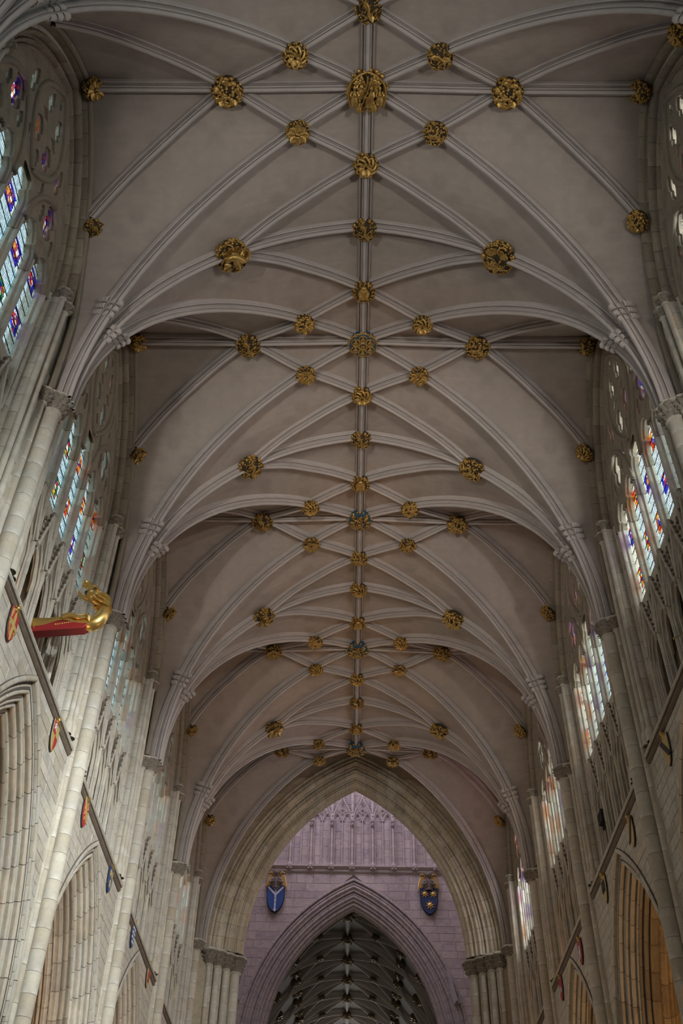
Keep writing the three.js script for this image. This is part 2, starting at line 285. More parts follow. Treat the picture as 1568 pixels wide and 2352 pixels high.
const transG = ribGeo(full(footed(q0.pts.trans))).translate(0, 0, 4), transEndG = ribGeo(full(footed(q1.pts.trans)), 1.1).translate(0, 0, 4);
const crossG = ribGeo(full([...rev(q0.pts.TP), ...rev(q0.pts.MT).slice(1)]), 0.94), ridgeG = [ribGeo([...q0.pts.MQ, ...q0.pts.QB.slice(1)]), ribGeo([...q1.pts.MQ, ...q1.pts.QB.slice(1)])];
const wallRib = quads(tube(q0.pts.wall.filter((p, i) => i % 2 === 0 || i > 28).map(p => V(7.24, p.y - 0.02, -p.z)), 0.085, 8, false, 1));
const collarT = collar(q0.pts.trans, 22.35), collarD = collar(q0.pts.diag, 22.75);

const ceiling = struct('ceiling', 'painted vault of plastered webs between moulded ribs over the nave');
const put = (name, g, m, parent, x, y, z) => { const o = mesh(name, g, m, parent); o.position.set(x, y, z); return o; };
for (let n = -2; n <= 4; n++) {
  const z = zc(n), last = n === 4;
  for (const [a, far] of [['pp', 1], ['mp', 1], ['pm', 0], ['mm', 0]]) {
    const W = far && last ? webs1 : webs0, Rb = far && last ? ribs1 : ribs0;
    for (const w of W) put('web_panel', w[a], M.web, ceiling, 0, 0, z);
    for (const r of Rb) put('rib', r[a], M.rib, ceiling, 0, 0, z);
    put('wall_rib', wallRib[a], M.brownStone, ceiling, 0, 0, z);
  }
  put('transverse_ridge_rib', crossG, M.rib, ceiling, 0, 0, z);
  const rg = quads(ridgeG[0]);
  put('ridge_rib', rg.pm, M.rib, ceiling, 0, 0, z); put('ridge_rib', last ? ridgeG[1] : rg.pp, M.rib, ceiling, 0, 0, z);
  put('transverse_rib', last ? transEndG : transG, M.rib, ceiling, 0, 0, z - 4);
  if (n > -2 && n < 4) for (const [g, kk] of [[collarT, 0], [collarD, 1]]) {
    const c = quads(g);
    if (kk) for (const a of ['pp', 'mp']) { put('rib_collar', c[a], M.rib, ceiling, 0, 0, z); }
    if (kk) for (const a of ['pm', 'mm']) { put('rib_collar', c[a], M.rib, ceiling, 0, 0, z - 8); }
    if (!kk) for (const a of ['pp', 'mp']) put('rib_collar', c[a], M.rib, ceiling, 0, 0, z);
  }
}
put('roof_slab', box(-9.5, 9.5, 31.2, 31.6, ZW + 0.2, 9.6), M.wood, ceiling, 0, 0, 0);

// ---------------------------------------------------------------- floor and outer shell
const floor = struct('floor', 'stone paved floor of the nave and its aisles');
mesh('paving', box(-16, 16, -0.3, 0, -115, 9.6), M.paving, floor);
const wallL = struct('wall_left', 'pale ashlar arcade wall on the left with pointed arches, string course and shields');
const wallR = struct('wall_right', 'shaded ashlar arcade wall on the right with pointed arches and string course');
const wallOf = s => (s < 0 ? wallL : wallR);
const wallBack = struct('wall_back', 'west end wall behind the camera with its tall window');
mesh('wall_core', box(-16, -4.2, 0, 31.6, 9.05, 9.6), M.stone, wallBack); mesh('wall_core', box(4.2, 16, 0, 31.6, 9.05, 9.6), M.stone, wallBack);
mesh('wall_core', box(-4.2, 4.2, 0, 7, 9.05, 9.6), M.stone, wallBack); mesh('wall_core', box(-4.2, 4.2, 23, 31.6, 9.05, 9.6), M.stone, wallBack);
for (let i = 0; i < 8; i++) { mesh('pane', boxUV(box(-4.2 + i * 1.05, -3.15 + i * 1.05, 7, 23, 9.3, 9.32)), G.grisaille[0], wallBack); if (i) mesh('mullion', box(-4.28 + i * 1.05, -4.12 + i * 1.05, 7, 23, 9.05, 9.3), M.stone, wallBack); }

// ---------------------------------------------------------------- arch mouldings: profiles are [radius, depth into the wall]
function archPiece(c, ys, prof, f0, f1, side, N, grow = 0) {
  return grid(N, prof.length - 1, (a, b, i, j) => {
    const R = prof[j][0] + grow, th = lerp(f0, f1, a) * Math.acos(c / R);
    return [side * (-c + R * Math.cos(th)), ys + R * Math.sin(th), -(prof[j][1] + Math.abs(grow))];
  }, 0.85);
}
function jambPiece(c, prof, y0, y1, side, grow = 0) {
  return grid(1, prof.length - 1, (a, b, i, j) => [side * (-c + prof[j][0] + grow), lerp(y0, y1, a), -(prof[j][1] + Math.abs(grow))], 0.85);
}
function archPts(c, ys, R, y0, n = 14) {                          // outline of an opening from its left foot over the apex to its right foot
  const r = []; for (let i = 0; i <= n; i++) { const th = i / n * Math.acos(c / R); r.push([-c + R * Math.cos(th), ys + R * Math.sin(th)]); }
  const right = [[R - c, y0], ...r], left = right.slice(0, -1).map(([x, y]) => [-x, y]);
  return [...left, ...rev(right)];
}
const archX = (c, ys, R, y) => (y <= ys ? R - c : y - ys >= Math.sqrt(R * R - c * c) ? 0 : -c + Math.sqrt(R * R - (y - ys) ** 2));

// round off a profile: marked points stay, the curve between them is resampled
function rounded(pts, per = 3) { const c = new THREE.CatmullRomCurve3(pts.map(([x, y]) => V(x, y, 0)), false, 'centripetal'), n = (pts.length - 1) * per, out = []; for (let i = 0; i <= n; i++) { const p = c.getPoint(i / n); out.push([p.x, p.y]); } return out; }
// arcade
const AC = 3.6, AY = 8.6;
const hollow = (R0, a0, R1, a1, n = 5, deep = 0.085) => { const l = []; for (let i = 1; i < n; i++) { const t = i / n, k = Math.sin(Math.PI * t) * deep; l.push([lerp(R0, R1, t) + k, lerp(a0, a1, t) + k]); } return l; };
function rollsAlong(list, deep = 0.085) {                                       // list of [radius, depth, roll radius]: convex rolls joined by hollows
  const out = []; let last = null;
  for (const [R, a, r0] of list) {
    const r = r0 * 0.68;
    const pts = []; for (let i = 0; i <= 8; i++) { const t = lerp(-0.35, Math.PI / 2 + 0.35, i / 8); pts.push([R - r * Math.sin(t), a - r * Math.cos(t)]); }
    if (last) out.push(...hollow(last[0], last[1], pts[0][0], pts[0][1], 5, deep));
    out.push(...pts); last = pts[8];
  }
  return out;
}
const frontRolls = [rollsAlong([[7.12, -0.02, 0.075], [6.97, 0.07, 0.04], [6.84, 0.1, 0.07], [6.73, 0.2, 0.035]]), rollsAlong([[6.66, 0.23, 0.05], [6.54, 0.34, 0.075], [6.42, 0.46, 0.04]]), rollsAlong([[6.35, 0.52, 0.05], [6.24, 0.64, 0.08], [6.15, 0.76, 0.045]])];
const orders = [
  [[7.2, 0.06], [7.2, -0.05], ...frontRolls[0], [6.7, 0.22]], [[6.7, 0.22], ...frontRolls[1], [6.39, 0.5]], [[6.39, 0.5], ...frontRolls[2], [6.09, 0.82], [6.12, 0.88], [6.12, 0.93], [6.08, 0.96]],
  [[6.08, 0.96], [6.12, 1.0], [6.12, 1.06], [6.09, 1.1], ...rev(frontRolls[2]).map(([R, a]) => [R, 1.92 - a]), ...rev(frontRolls[1]).map(([R, a]) => [R, 1.92 - a]), [6.75, 1.75], [6.9, 1.93]],
];
const vouss = orders.map((o, k) => { const n = [9, 9, 8, 7][k], list = []; for (let i = 0; i < n; i++) for (const s of [-1, 1]) { const e = 0.0011; list.push(archPiece(AC, AY, o, (i + (k % 2 ? 0.0 : 0)) / n + e, Math.min(1, (i + 1) / n - (i < n - 1 ? e : 0)), s, 3)); } return list; });
const archCore = merged([-1, 1].flatMap(s => orders.map(o => archPiece(AC, AY, o, 0, 1, s, 18, 0.014))));
const pierMould = merged([-1, 1].flatMap(s => orders.map(o => jambPiece(AC, o, 0, AY, s))));
const lowerCore = extrude(poly([[-4, 15.1], [-4, 0], ...archPts(AC, AY, 6.9, 0), [4, 0], [4, 15.1]]), 1.86, 0, -1.92);
const upperOutline = archPts(2.98, 22.4, 5.95, 15.1);
const upperCore = extrude(poly([[-4, 31.2], [-4, 15.1], ...upperOutline, [4, 15.1], [4, 31.2]]), 0.9, 0, -0.96);
const floorSlab = box(-4, 4, 14.95, 15.1, -8.6, -0.3), passageBack = box(-4, 4, 15.1, 19.45, -1.3, -1.06), passageTop = box(-4, 4, 19.1, 19.25, -1.3, -0.55);
const aisleWall = box(-4, 4, 0, 15.1, -8.6, -8.2);
const stringProf = [[0, 14.9], [-0.03, 14.91], [-0.075, 14.96], [-0.08, 15.0], [-0.04, 15.01], [-0.035, 15.03], [-0.1, 15.06], [-0.13, 15.09], [-0.13, 15.13], [0.05, 15.2]];
const prism = (prof, u) => grid(1, prof.length - 1, (a, b, i, j) => [lerp(-u, u, a), prof[j][1], -prof[j][0]], 0.4);
const stringG = prism(stringProf.slice(6), 3.55), stringUnder = prism(stringProf.slice(0, 7), 3.55);

// ashlar of the spandrels and of the strips beside the windows
function ashlar(boundL, boundR, y0, y1, course, lo, hi, depth = 0.06) {  // stones between two edges u(y)
  const out = []; let y = y0;
  while (y < y1 - 0.08) {
    const h = Math.min(course * rr(0.85, 1.15), y1 - y), g = 0.006;
    const a0 = boundL(y), a1 = boundL(y + h), b0 = boundR(y), b1 = boundR(y + h), a = Math.max(a0, a1), b = Math.min(b0, b1);
    if (Math.min(b0 - a0, b1 - a1) > 0.04) {
      const cuts = []; let x = a + rr(lo * 0.5, hi);
      while (x < b - lo * 0.45) { cuts.push(x); x += rr(lo, hi); }
      for (let i = 0; i <= cuts.length; i++) {
        const l = i ? [cuts[i - 1], cuts[i - 1]] : [a0, a1], r = i < cuts.length ? [cuts[i], cuts[i]] : [b0, b1], z = rr(-0.004, 0.004);
        out.push(block([[l[0] + g, y + g], [r[0] - g, y + g], [r[1] - g, y + h - g], [l[1] + g, y + h - g]], -depth, z, 0.008));
      }
    }
    y += h;
  }
  return out;
}
const spandrelR = ashlar(y => archX(AC, AY, 7.06, y), () => 4, 8.7, 14.92, 0.29, 0.4, 0.8), spandrelL = ashlar(y => -4, y => -archX(AC, AY, 7.06, y), 8.7, 14.92, 0.29, 0.4, 0.8);
const stripR = ashlar(y => Math.max(3.1, y > 22.4 ? archX(2.98, 22.4, 6.24, y) : 0), () => 4, 15.2, 24.4, 0.33, 0.4, 0.8), stripL = ashlar(() => -4, y => -Math.max(3.1, y > 22.4 ? archX(2.98, 22.4, 6.24, y) : 0), 15.2, 24.4, 0.33, 0.4, 0.8);
const bayStones = [...spandrelR, ...spandrelL, ...stripR, ...stripL];
const backStones = ashlar(() => -3.1, () => 3.1, 15.2, 19.1, 0.42, 0.6, 1.0, 0.1).map(g => g.translate(0, 0, -1.02));
bayStones.forEach(g => g.computeBoundingBox());
const hiddenBay = [extrude(poly([[-4, 31.2], [-4, 15.1], [-2.7, 15.1], [-2.7, 26.8], [2.7, 26.8], [2.7, 15.1], [4, 15.1], [4, 31.2]]), 0.9, 0, -0.96)];
const tint = o => o[Math.floor(rnd() * o.length)];

for (const s of [-1, 1]) {
  const wall = wallOf(s); let single = 0; const rest = [];
  for (let n = -2; n <= 4; n++) {
    const add = (name, g, m) => onWall(mesh(name, g, m, wall), s, zc(n));
    add('wall_core', lowerCore, M.joint); add('floor_slab', floorSlab, M.paving); add('aisle_wall', aisleWall, M.stone);
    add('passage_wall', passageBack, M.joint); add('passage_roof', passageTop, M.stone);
    add('arch_bed', archCore, M.joint); add('pier_moulding', pierMould, M.stone);
    if (n < 0) { add('wall_core', hiddenBay[0], M.stone); add('pane', boxUV(box(-2.7, 2.7, 19.4, 26.8, -0.52, -0.5)), G.grisaille[1]); add('passage_screen', box(-2.7, 2.7, 15.1, 19.4, -0.5, -0.3), M.stone); }
    else { add('wall_core', upperCore, M.stone); }
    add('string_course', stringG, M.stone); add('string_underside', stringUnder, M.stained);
    if (n < 1 || n === 4) { const g = merged([...vouss.flat()]); const o = add('arch_moulding', g, M.stone); if (n === 4) o.userData.kind = 'stuff'; }
    else for (const [k, o] of vouss.entries()) for (const g of o) add('voussoir', g, k > 1 ? tint(M.brownStones) : tint(M.stones));
    const dx = -s * 8 * n;
    if (n < 0) { rest.push(T(merged(bayStones), dx)); continue; }
    for (const g of backStones) rest.push(T(g, dx));
    for (const g of bayStones) {
      if (n < 3 && single < (n === 0 ? 60 : 300) && (n > 0 || g.boundingBox.min.y > 16)) { add('stone', g, tint(M.stones)); single++; } else rest.push(T(g, dx));
    }
  }
  // the stones past the limit: local x of the wall runs along the nave
  const z0 = zc(0);
  const o = onWall(mesh('ashlar', merged(rest), M.stones[0], wall), s, z0); o.userData.kind = 'stuff';
}

// ---------------------------------------------------------------- foliage carving shared by capitals and crockets
function leafGeo(len, w, curl = 0.5) {                              // a lobed leaf growing along +y from the origin, its tip curling towards +z
  return grid(8, 4, (a, b) => {
    const t = a, lob = 0.7 + 0.3 * Math.abs(Math.sin(t * Math.PI * 2.5)), hw = w * Math.sin(Math.PI * Math.min(0.97, 0.12 + t * 0.85)) * lob, x = (b * 2 - 1) * hw, ang = curl * t * t * 2.2;
    return [x, len * (t - curl * 0.25 * t * t * t), len * curl * 0.55 * Math.sin(ang) + 0.25 * w * (1 - (2 * b - 1) ** 2) - 0.1 * Math.abs(x)];
  }, 1.1);
}
function foliageRing(r, y, n, size, rows = 2, arc = Math.PI * 2, a0 = 0) {
  const out = [];
  for (let k = 0; k < rows; k++) for (let i = 0; i < n; i++) {
    const th = a0 + arc * (i + 0.5 * (k % 2) + rr(-0.15, 0.15)) / n, rad = r + k * size * 0.22;
    const m = new THREE.Matrix4().makeRotationY(th).multiply(new THREE.Matrix4().makeTranslation(0, y + k * size * 0.8, rad)).multiply(new THREE.Matrix4().makeRotationX(0.25)).multiply(new THREE.Matrix4().makeRotationZ(rr(-0.4, 0.4)));
    out.push(leafGeo(size * 1.25, size * 0.55, 0.9).applyMatrix4(m));
    for (let b = 0; b < 2; b++) { const t2 = th + rr(-0.5, 0.5) / n * arc * 0.6, rb = rad + size * rr(0.15, 0.35); out.push(blob(size * rr(0.16, 0.28), Math.sin(t2) * rb, y + k * size * 0.8 + rr(0.1, 1) * size, Math.cos(t2) * rb, 1, 1, 1, 1)); }
  }
  return merged(out);
}
// capital on a shaft of radius r whose neck is at y = 0
function capitalParts(r, h, seg = 12) {
  const size = h * 0.31, w = r + h * 0.34;
  return {
    astragal: lathe([[r, -0.05 * h], [r + 0.05 * h, 0], [r + 0.1 * h, 0.05 * h], [r + 0.05 * h, 0.1 * h], [r, 0.12 * h]], 20),
    bell: lathe([[r * 0.98, 0.05 * h], [r, 0.3 * h], [r * 1.12, 0.6 * h], [w * 0.93, 0.86 * h]], 16),
    foliage: foliageRing(r * 1.02, 0.1 * h, Math.round(seg * 1.35), size, 3),
    abacus: lathe([[0, 0.84 * h], [w * 1.02, 0.84 * h], [w * 1.1, 0.88 * h], [w * 1.1, 0.94 * h], [w * 1.02, h], [0, h]], 8, 0.4),
  };
}
function addCapital(parent, c, x, y, z, m = M.carved) {
  const cap = mesh('capital', c.bell, m, parent); cap.position.set(x, y, z);
  mesh('foliage', c.foliage, m, cap); mesh('abacus', c.abacus, M.stone, cap); mesh('astragal', c.astragal, M.stone, cap);
  return cap;
}
const drumMain = [0, 1].map(k => { const h = [0.47, 0.66][k]; return { h, g: lathe([[0.185, 0.004], [0.197, 0.004], [0.2, 0.012], [0.2, h - 0.012], [0.197, h - 0.004], [0.185, h - 0.004]], 24) }; });
const drumSmall = [0, 1].map(k => { const h = [0.55, 0.8][k]; return { h, g: lathe([[0.066, 0.004], [0.076, 0.004], [0.08, 0.012], [0.08, h - 0.012], [0.076, h - 0.004], [0.066, h - 0.004]], 12) }; });
const capMain = capitalParts(0.2, 0.5, 12), capSmall = capitalParts(0.085, 0.42, 7);
const coreMain = lathe([[0.18, 0], [0.18, 19.3]], 16), coreSmall = lathe([[0.062, 0], [0.062, 19.3]], 10);
const ORD = ['nearest', 'second', 'third', 'fourth', 'fifth', 'sixth'];
for (const s of [-1, 1]) for (let n = -2; n <= 4; n++) {
  const side = s < 0 ? 'left' : 'right', top = s < 0 ? 19.27 : 19.2;
  if (n < -1) continue;
  const z = n === 4 ? zb(4) + 0.28 : zb(n);
  const place = n === 4 ? `in the far ${side} corner beside the crossing arch` : n < 0 ? `on the ${side} wall, its springing at the top edge of the picture` : `${ORD[n]} of the tall ones up the ${side} wall`;
  const t = struct('vaulting_shaft', `round ${s < 0 ? 'pale' : 'shaded'} vaulting shaft, leafy capital, ${place}`);
  t.name = numbered('vaulting_shaft'); onWall(t, s, z);
  const main = [], small = [];
  mesh('core', coreMain, M.joint, t).position.set(0, 0, 0.2); 
  for (const u of [-0.33, 0.33]) mesh('core', coreSmall, M.joint, t).position.set(u, 0, 0.06);
  mesh('backing', box(-0.42, 0.42, 0, 20.2, -0.1, 0.05), M.stone, t);
  const run = (kinds, x, zz, name) => { let y = top; let k = 0; while (y > 4) { const d = kinds[Math.floor(rnd() * 2)]; y -= d.h; const o = mesh(name, d.g, tint(M.stones), t); o.position.set(x, y, zz); o.rotation.y = rr(0, 6); } };
  run(drumMain, 0, 0.2, 'drum'); for (const u of [-0.33, 0.33]) run(drumSmall, u, 0.06, 'side_drum');
  addCapital(t, capMain, 0, top - 0.02, 0.2); for (const u of [-0.33, 0.33]) addCapital(t, capSmall, u, top - 0.02, 0.06);
}

// ---------------------------------------------------------------- clerestory windows with the blind passage arcade below
const hoodProf = [
  [[6.3, 0.0], [6.3, -0.1], [6.24, -0.17], [6.15, -0.2], [6.1, -0.16], [6.09, -0.04], [6.11, 0.1], [6.04, 0.14]],
  [[6.04, 0.14], [5.99, 0.05], [5.93, -0.01], [5.88, 0.03], [5.86, 0.12], [5.88, 0.2], [5.82, 0.24], [5.77, 0.17], [5.72, 0.2], [5.7, 0.3]],
  [[5.7, 0.3], [5.66, 0.25], [5.62, 0.27], [5.6, 0.34], [5.56, 0.38], [5.54, 0.43]],
];
const jambProf = [[[6.08, 0.0], [6.04, -0.02], [6.0, 0.03], [6.02, 0.1], [5.98, 0.14]], hoodProf[1].slice(1).map(([R, a]) => [R, a + 0.02]), hoodProf[2]];
const hood = hoodProf.map((o, k) => { const n = [11, 10, 9][k], list = []; for (let i = 0; i < n; i++) for (const s of [-1, 1]) list.push(archPiece(2.98, 22.4, o, i / n + 0.0012, Math.min(1, (i + 1) / n - 0.0012 * (i < n - 1)), s, 3)); return list; });
const hoodCore = merged([-1, 1].flatMap(s => hoodProf.map(o => archPiece(2.98, 22.4, o, 0, 1, s, 20, 0.014))));
const jamb = jambProf.map((o, k) => { const list = []; for (const s of [-1, 1]) { let y = 15.2; while (y < 22.35) { const h = Math.min([0.75, 0.6, 0.9][k] * rr(0.85, 1.15), 22.4 - y); list.push(jambPiece(2.98, o, y + 0.005, y + h - 0.005, s)); y += h; } } return list; });
const jambCore = merged([-1, 1].flatMap(s => jambProf.map(o => jambPiece(2.98, o, 15.2, 22.4, s, 0.014))));
const LP = 1.07, cusp = (t, c, d) => Math.exp(-(((t - c) / d) ** 2));
function headPts(u0, w, y0, h, n = 12, ck = 0.3) { const l = []; for (let i = 0; i <= n; i++) { const t = i / n, hw = i === n ? 0 : w * Math.pow(Math.cos(t * Math.PI / 2), 0.62) * (1 - ck * cusp(t, 0.42, 0.1)); l.push([hw, y0 + t * h]); } return [...l.map(([x, y]) => [u0 - x, y]), ...rev(l).slice(1).map(([x, y]) => [u0 + x, y])]; }
function daggerPts(u0, w, y0, h, n = 14) { const l = []; for (let i = 0; i <= n; i++) { const t = i / n, hw = i % n ? w * Math.pow(Math.sin(Math.PI * t), 0.7) * (1 - 0.42 * cusp(t, 0.5, 0.09)) : 0; l.push([hw, y0 + t * h]); } return [...l.map(([x, y]) => [u0 - x, y]), ...rev(l).slice(1, -1).map(([x, y]) => [u0 + x, y])]; }
function quatrePts(u0, y0, r) { const l = []; for (let i = 0; i < 20; i++) { const a = i / 20 * Math.PI * 2, q = r * (0.62 + 0.38 * Math.abs(Math.cos(2 * a))); l.push([u0 + q * Math.cos(a), y0 + q * Math.sin(a)]); } return l; }
const lights = [-2, -1, 0, 1, 2].map(k => ({ u: k * LP, y: k ? 21.8 : 22.3, h: k ? 0.9 : 1.0 }));
const openings = [];
for (const d of [-1, 1]) openings.push(['d', d * 1.62, 0.3, 23.0, 1.2], ['d', d * 1.14, 0.12, 22.95, 0.6], ['d', d * 2.1, 0.11, 22.95, 0.55], ['d', d * 0.41, 0.25, 24.0, 0.86], ['q', d * 0.41, 25.17, 0.18], ['d', d * 0.38, 0.2, 25.5, 0.76], ['d', d * 1.3, 0.17, 24.5, 0.95], ['d', d * 0.74, 0.1, 23.25, 0.62]);
openings.push(['d', 0, 0.15, 23.42, 0.6], ['d', 0, 0.1, 26.34, 0.44]);
const outline = o => (o[0] === 'd' ? daggerPts(o[1], o[2], o[3], o[4]) : quatrePts(o[1], o[2], o[3]));
const crosses = (A, B) => { const o = (p, q, r) => (q[0] - p[0]) * (r[1] - p[1]) - (q[1] - p[1]) * (r[0] - p[0]); for (let i = 0; i < A.length; i++) for (let j = 0; j < B.length; j++) { const a = A[i], b = A[(i + 1) % A.length], c = B[j], d = B[(j + 1) % B.length]; if (o(a, b, c) * o(a, b, d) < 0 && o(c, d, a) * o(c, d, b) < 0) return true; } return false; };
function tracery(growth, z, depth, bev, w = 0.43) {                // a stone plate pierced by the light heads and the openings, each grown only as far as it stays clear of the rest
  const bottom = [[-2.72, 21.4]];
  for (const l of lights) bottom.push([l.u - w, 21.4], ...headPts(l.u, w, l.y, l.h * (w > 0.45 ? 1.05 : 1)), [l.u + w, 21.4]);
  const edge = [...bottom, ...rev(archPts(2.98, 22.4, 5.69, 21.4))];
  const grown = (o, k) => { const pts = outline(o), cx = pts.reduce((a, p) => a + p[0], 0) / pts.length, cy = pts.reduce((a, p) => a + p[1], 0) / pts.length; return pts.map(([x, y]) => [cx + (x - cx) * k, cy + (y - cy) * k]); };
  const k = openings.map(() => growth);
  for (let pass = 0, hit = true; hit && pass < 14; pass++) {
    hit = false;
    const margin = openings.map((o, i) => grown(o, k[i] + 0.07)), mark = new Set();
    for (let i = 0; i < openings.length; i++) { if (crosses(margin[i], edge)) mark.add(i); for (let j = 0; j < i; j++) if (crosses(margin[i], margin[j])) { mark.add(i); mark.add(j); } }
    for (const i of mark) { k[i] -= 0.05; hit = true; }
  }
  const sh = poly(edge);
  for (const [i, o] of openings.entries()) { const path = new THREE.Path(); grown(o, k[i]).forEach((p, q) => q ? path.lineTo(...p) : path.moveTo(...p)); path.closePath(); sh.holes.push(path); }
  return extrude(sh, depth, bev, z);
}
const tracPlate = tracery(1, -0.5, 0.12, 0.03), tracFront = tracery(1.14, -0.37, 0.08, 0.012, 0.46);
const flatTube = (pts, z, r = 0.055) => tube(pts.map(([x, y]) => V(x, y, z)), r, 6, false, 1);
const vesica = []; for (let i = 0; i <= 24; i++) { const t = i / 24; vesica.push([1.02 * Math.pow(Math.sin(Math.PI * t), 0.85), lerp(23.2, 26.95, t)]); }
const bars = {
  vesica: merged([flatTube(vesica, -0.28, 0.09), flatTube(vesica.map(([x, y]) => [-x, y]), -0.28, 0.09), ...[-1, 1].map(d => flatTube(vesica.map(([x, y]) => [d * x * 0.86, 25.07 + (y - 25.07) * 0.92]), -0.31, 0.045))]),
  sub: merged([-1, 1].flatMap(d => { const l = []; for (let i = 0; i <= 14; i++) { const th = i / 14 * Math.acos(0.62 / 1.7); l.push([-0.62 + 1.7 * Math.cos(th), 22.0 + 1.62 * Math.sin(th) * 1.5]); } return [flatTube(l.map(([x, y]) => [d * 1.6 + x, y]), -0.28, 0.085), flatTube(l.map(([x, y]) => [d * 1.6 - x, y]), -0.28, 0.085)]; })),
  heads: merged(lights.map(l => flatTube([[l.u - 0.46, 21.4], ...headPts(l.u, 0.47, l.y, l.h + 0.06), [l.u + 0.46, 21.4]], -0.37, 0.03))),
  frames: merged(openings.map(o => { const p = outline(o); return flatTube([...p, p[0]], -0.37, 0.03); })),
};
const mulShape = poly([[-0.1, 0.12], [-0.1, 0.02], [-0.045, -0.02], [-0.05, -0.08], [-0.03, -0.12], [0, -0.135], [0.03, -0.12], [0.05, -0.08], [0.045, -0.02], [0.1, 0.02], [0.1, 0.12]]);
const mullionG = (y0, y1) => extrude(mulShape, y1 - y0).rotateX(Math.PI / 2).scale(1, -1, 1).translate(0, y0, -0.38);
const mulG = (() => { const out = []; let y = 15.2; while (y < 21.9) { const h = Math.min(rr(0.9, 1.4), 22 - y); const g = extrude(mulShape, h - 0.008); const p = g.attributes.position; for (let i = 0; i < p.count; i++) { const a = p.getY(i), c = p.getZ(i); p.setY(i, c + y); p.setZ(i, -a - 0.38); } out.push(finish(g, 0.5)); y += h; } return out; })();
// a small bunch of leaves facing +z
function bunch(x, y, z, k, n = 5) { const o = [], a0 = rr(0, 6); for (let i = 0; i < n; i++) o.push(leafGeo(k, k * 0.5, 0.9).rotateX(0.5).rotateZ(a0 + i / n * 6.283 + rr(-0.2, 0.2)).translate(x, y, z)); for (let i = 0; i < 3; i++) o.push(blob(k * 0.2, x + rr(-0.3, 0.3) * k, y + rr(-0.3, 0.3) * k, z + k * 0.3)); return merged(o); }
const mulCap = merged([bunch(0, 22.0, -0.3, 0.13, 6), bunch(0.05, 22.08, -0.32, 0.1, 5), bunch(-0.05, 22.06, -0.31, 0.1, 5)]);
const sillG = box(-0.46, 0.46, 19.2, 19.3, -0.62, -0.41);
const gable = (() => {                                              // crocketed gable over one opening of the passage arcade
  const parts = [], leaf = [];
  for (const d of [-1, 1]) {
    const line = []; for (let i = 0; i <= 8; i++) { const t = i / 8; line.push(V(d * 0.47 * (1 - t) * (1 - 0.25 * t), lerp(17.5, 18.95, t), -0.24)); }
    parts.push(tube(line, 0.045, 6, false, 1)); parts.push(tube(line.map(p => V(p.x * 0.8, p.y - 0.08, -0.27)), 0.022, 5, false, 1));
    for (let i = 1; i < 7; i++) { const t = i / 7; leaf.push(bunch(d * (0.47 * (1 - t) * (1 - 0.25 * t) + 0.045), lerp(17.5, 18.95, t) + 0.03, -0.3, rr(0.085, 0.115), 5)); }
    for (let i = 0; i < 4; i++) leaf.push(bunch(d * rr(0.22, 0.48), rr(18.4, 18.75), -0.36, rr(0.08, 0.11), 5));
  }
  leaf.push(bunch(0, 18.9, -0.3, 0.13, 6), bunch(0.05, 18.78, -0.29, 0.1, 5), bunch(-0.05, 18.8, -0.29, 0.1, 5));
  return { bar: merged(parts), leaf: merged(leaf) };
})();
const passagePlate = (() => {
  const b = [[-2.72, 16.8]]; for (const l of lights) b.push([l.u - 0.42, 16.8], ...headPts(l.u, 0.42, 16.95, 0.9, 12, 0.1), [l.u + 0.42, 16.8]);
  return extrude(poly([...b, [2.72, 16.8], [2.72, 19.22], [-2.72, 19.22]]), 0.1, 0.02, -0.52);
})();
const passageHeads = merged(lights.flatMap(l => [0, 0.07].map(e => flatTube([...[15.3, 16, 16.5, 16.8, 16.9].map(y => [l.u - 0.43 + e, y]), ...headPts(l.u, 0.44 - e, 16.95, 0.95 - e, 12, 0.1), ...[16.9, 16.8, 16.5, 16, 15.3].map(y => [l.u + 0.43 - e, y])], -0.34 - e * 1.4, 0.03))));
const nookCap = capitalParts(0.075, 0.32, 7), nookG = lathe([[0.075, 15.2], [0.075, 22.5]], 12), nookBase = lathe([[0.13, 15.2], [0.13, 15.5], [0.1, 15.58], [0.075, 15.66]], 12);
const barG = new THREE.CylinderGeometry(0.011, 0.011, 0.9, 5).rotateZ(Math.PI / 2); boxUV(barG);
const paneG = (w, h) => { const g = new THREE.PlaneGeometry(w, h); return g; };
const paneS = paneG(0.9, 0.5), paneL = paneG(0.9, 0.62), paneH = paneG(0.9, 0.4);
const openPane = openings.map(o => { const p = outline(o), xs = p.map(q => q[0]), ys = p.map(q => q[1]), w = Math.max(...xs) - Math.min(...xs) + 0.06, h = Math.max(...ys) - Math.min(...ys) + 0.06; return paneG(w, h).translate((Math.max(...xs) + Math.min(...xs)) / 2, (Math.max(...ys) + Math.min(...ys)) / 2, -0.46); });
let wi = 0;
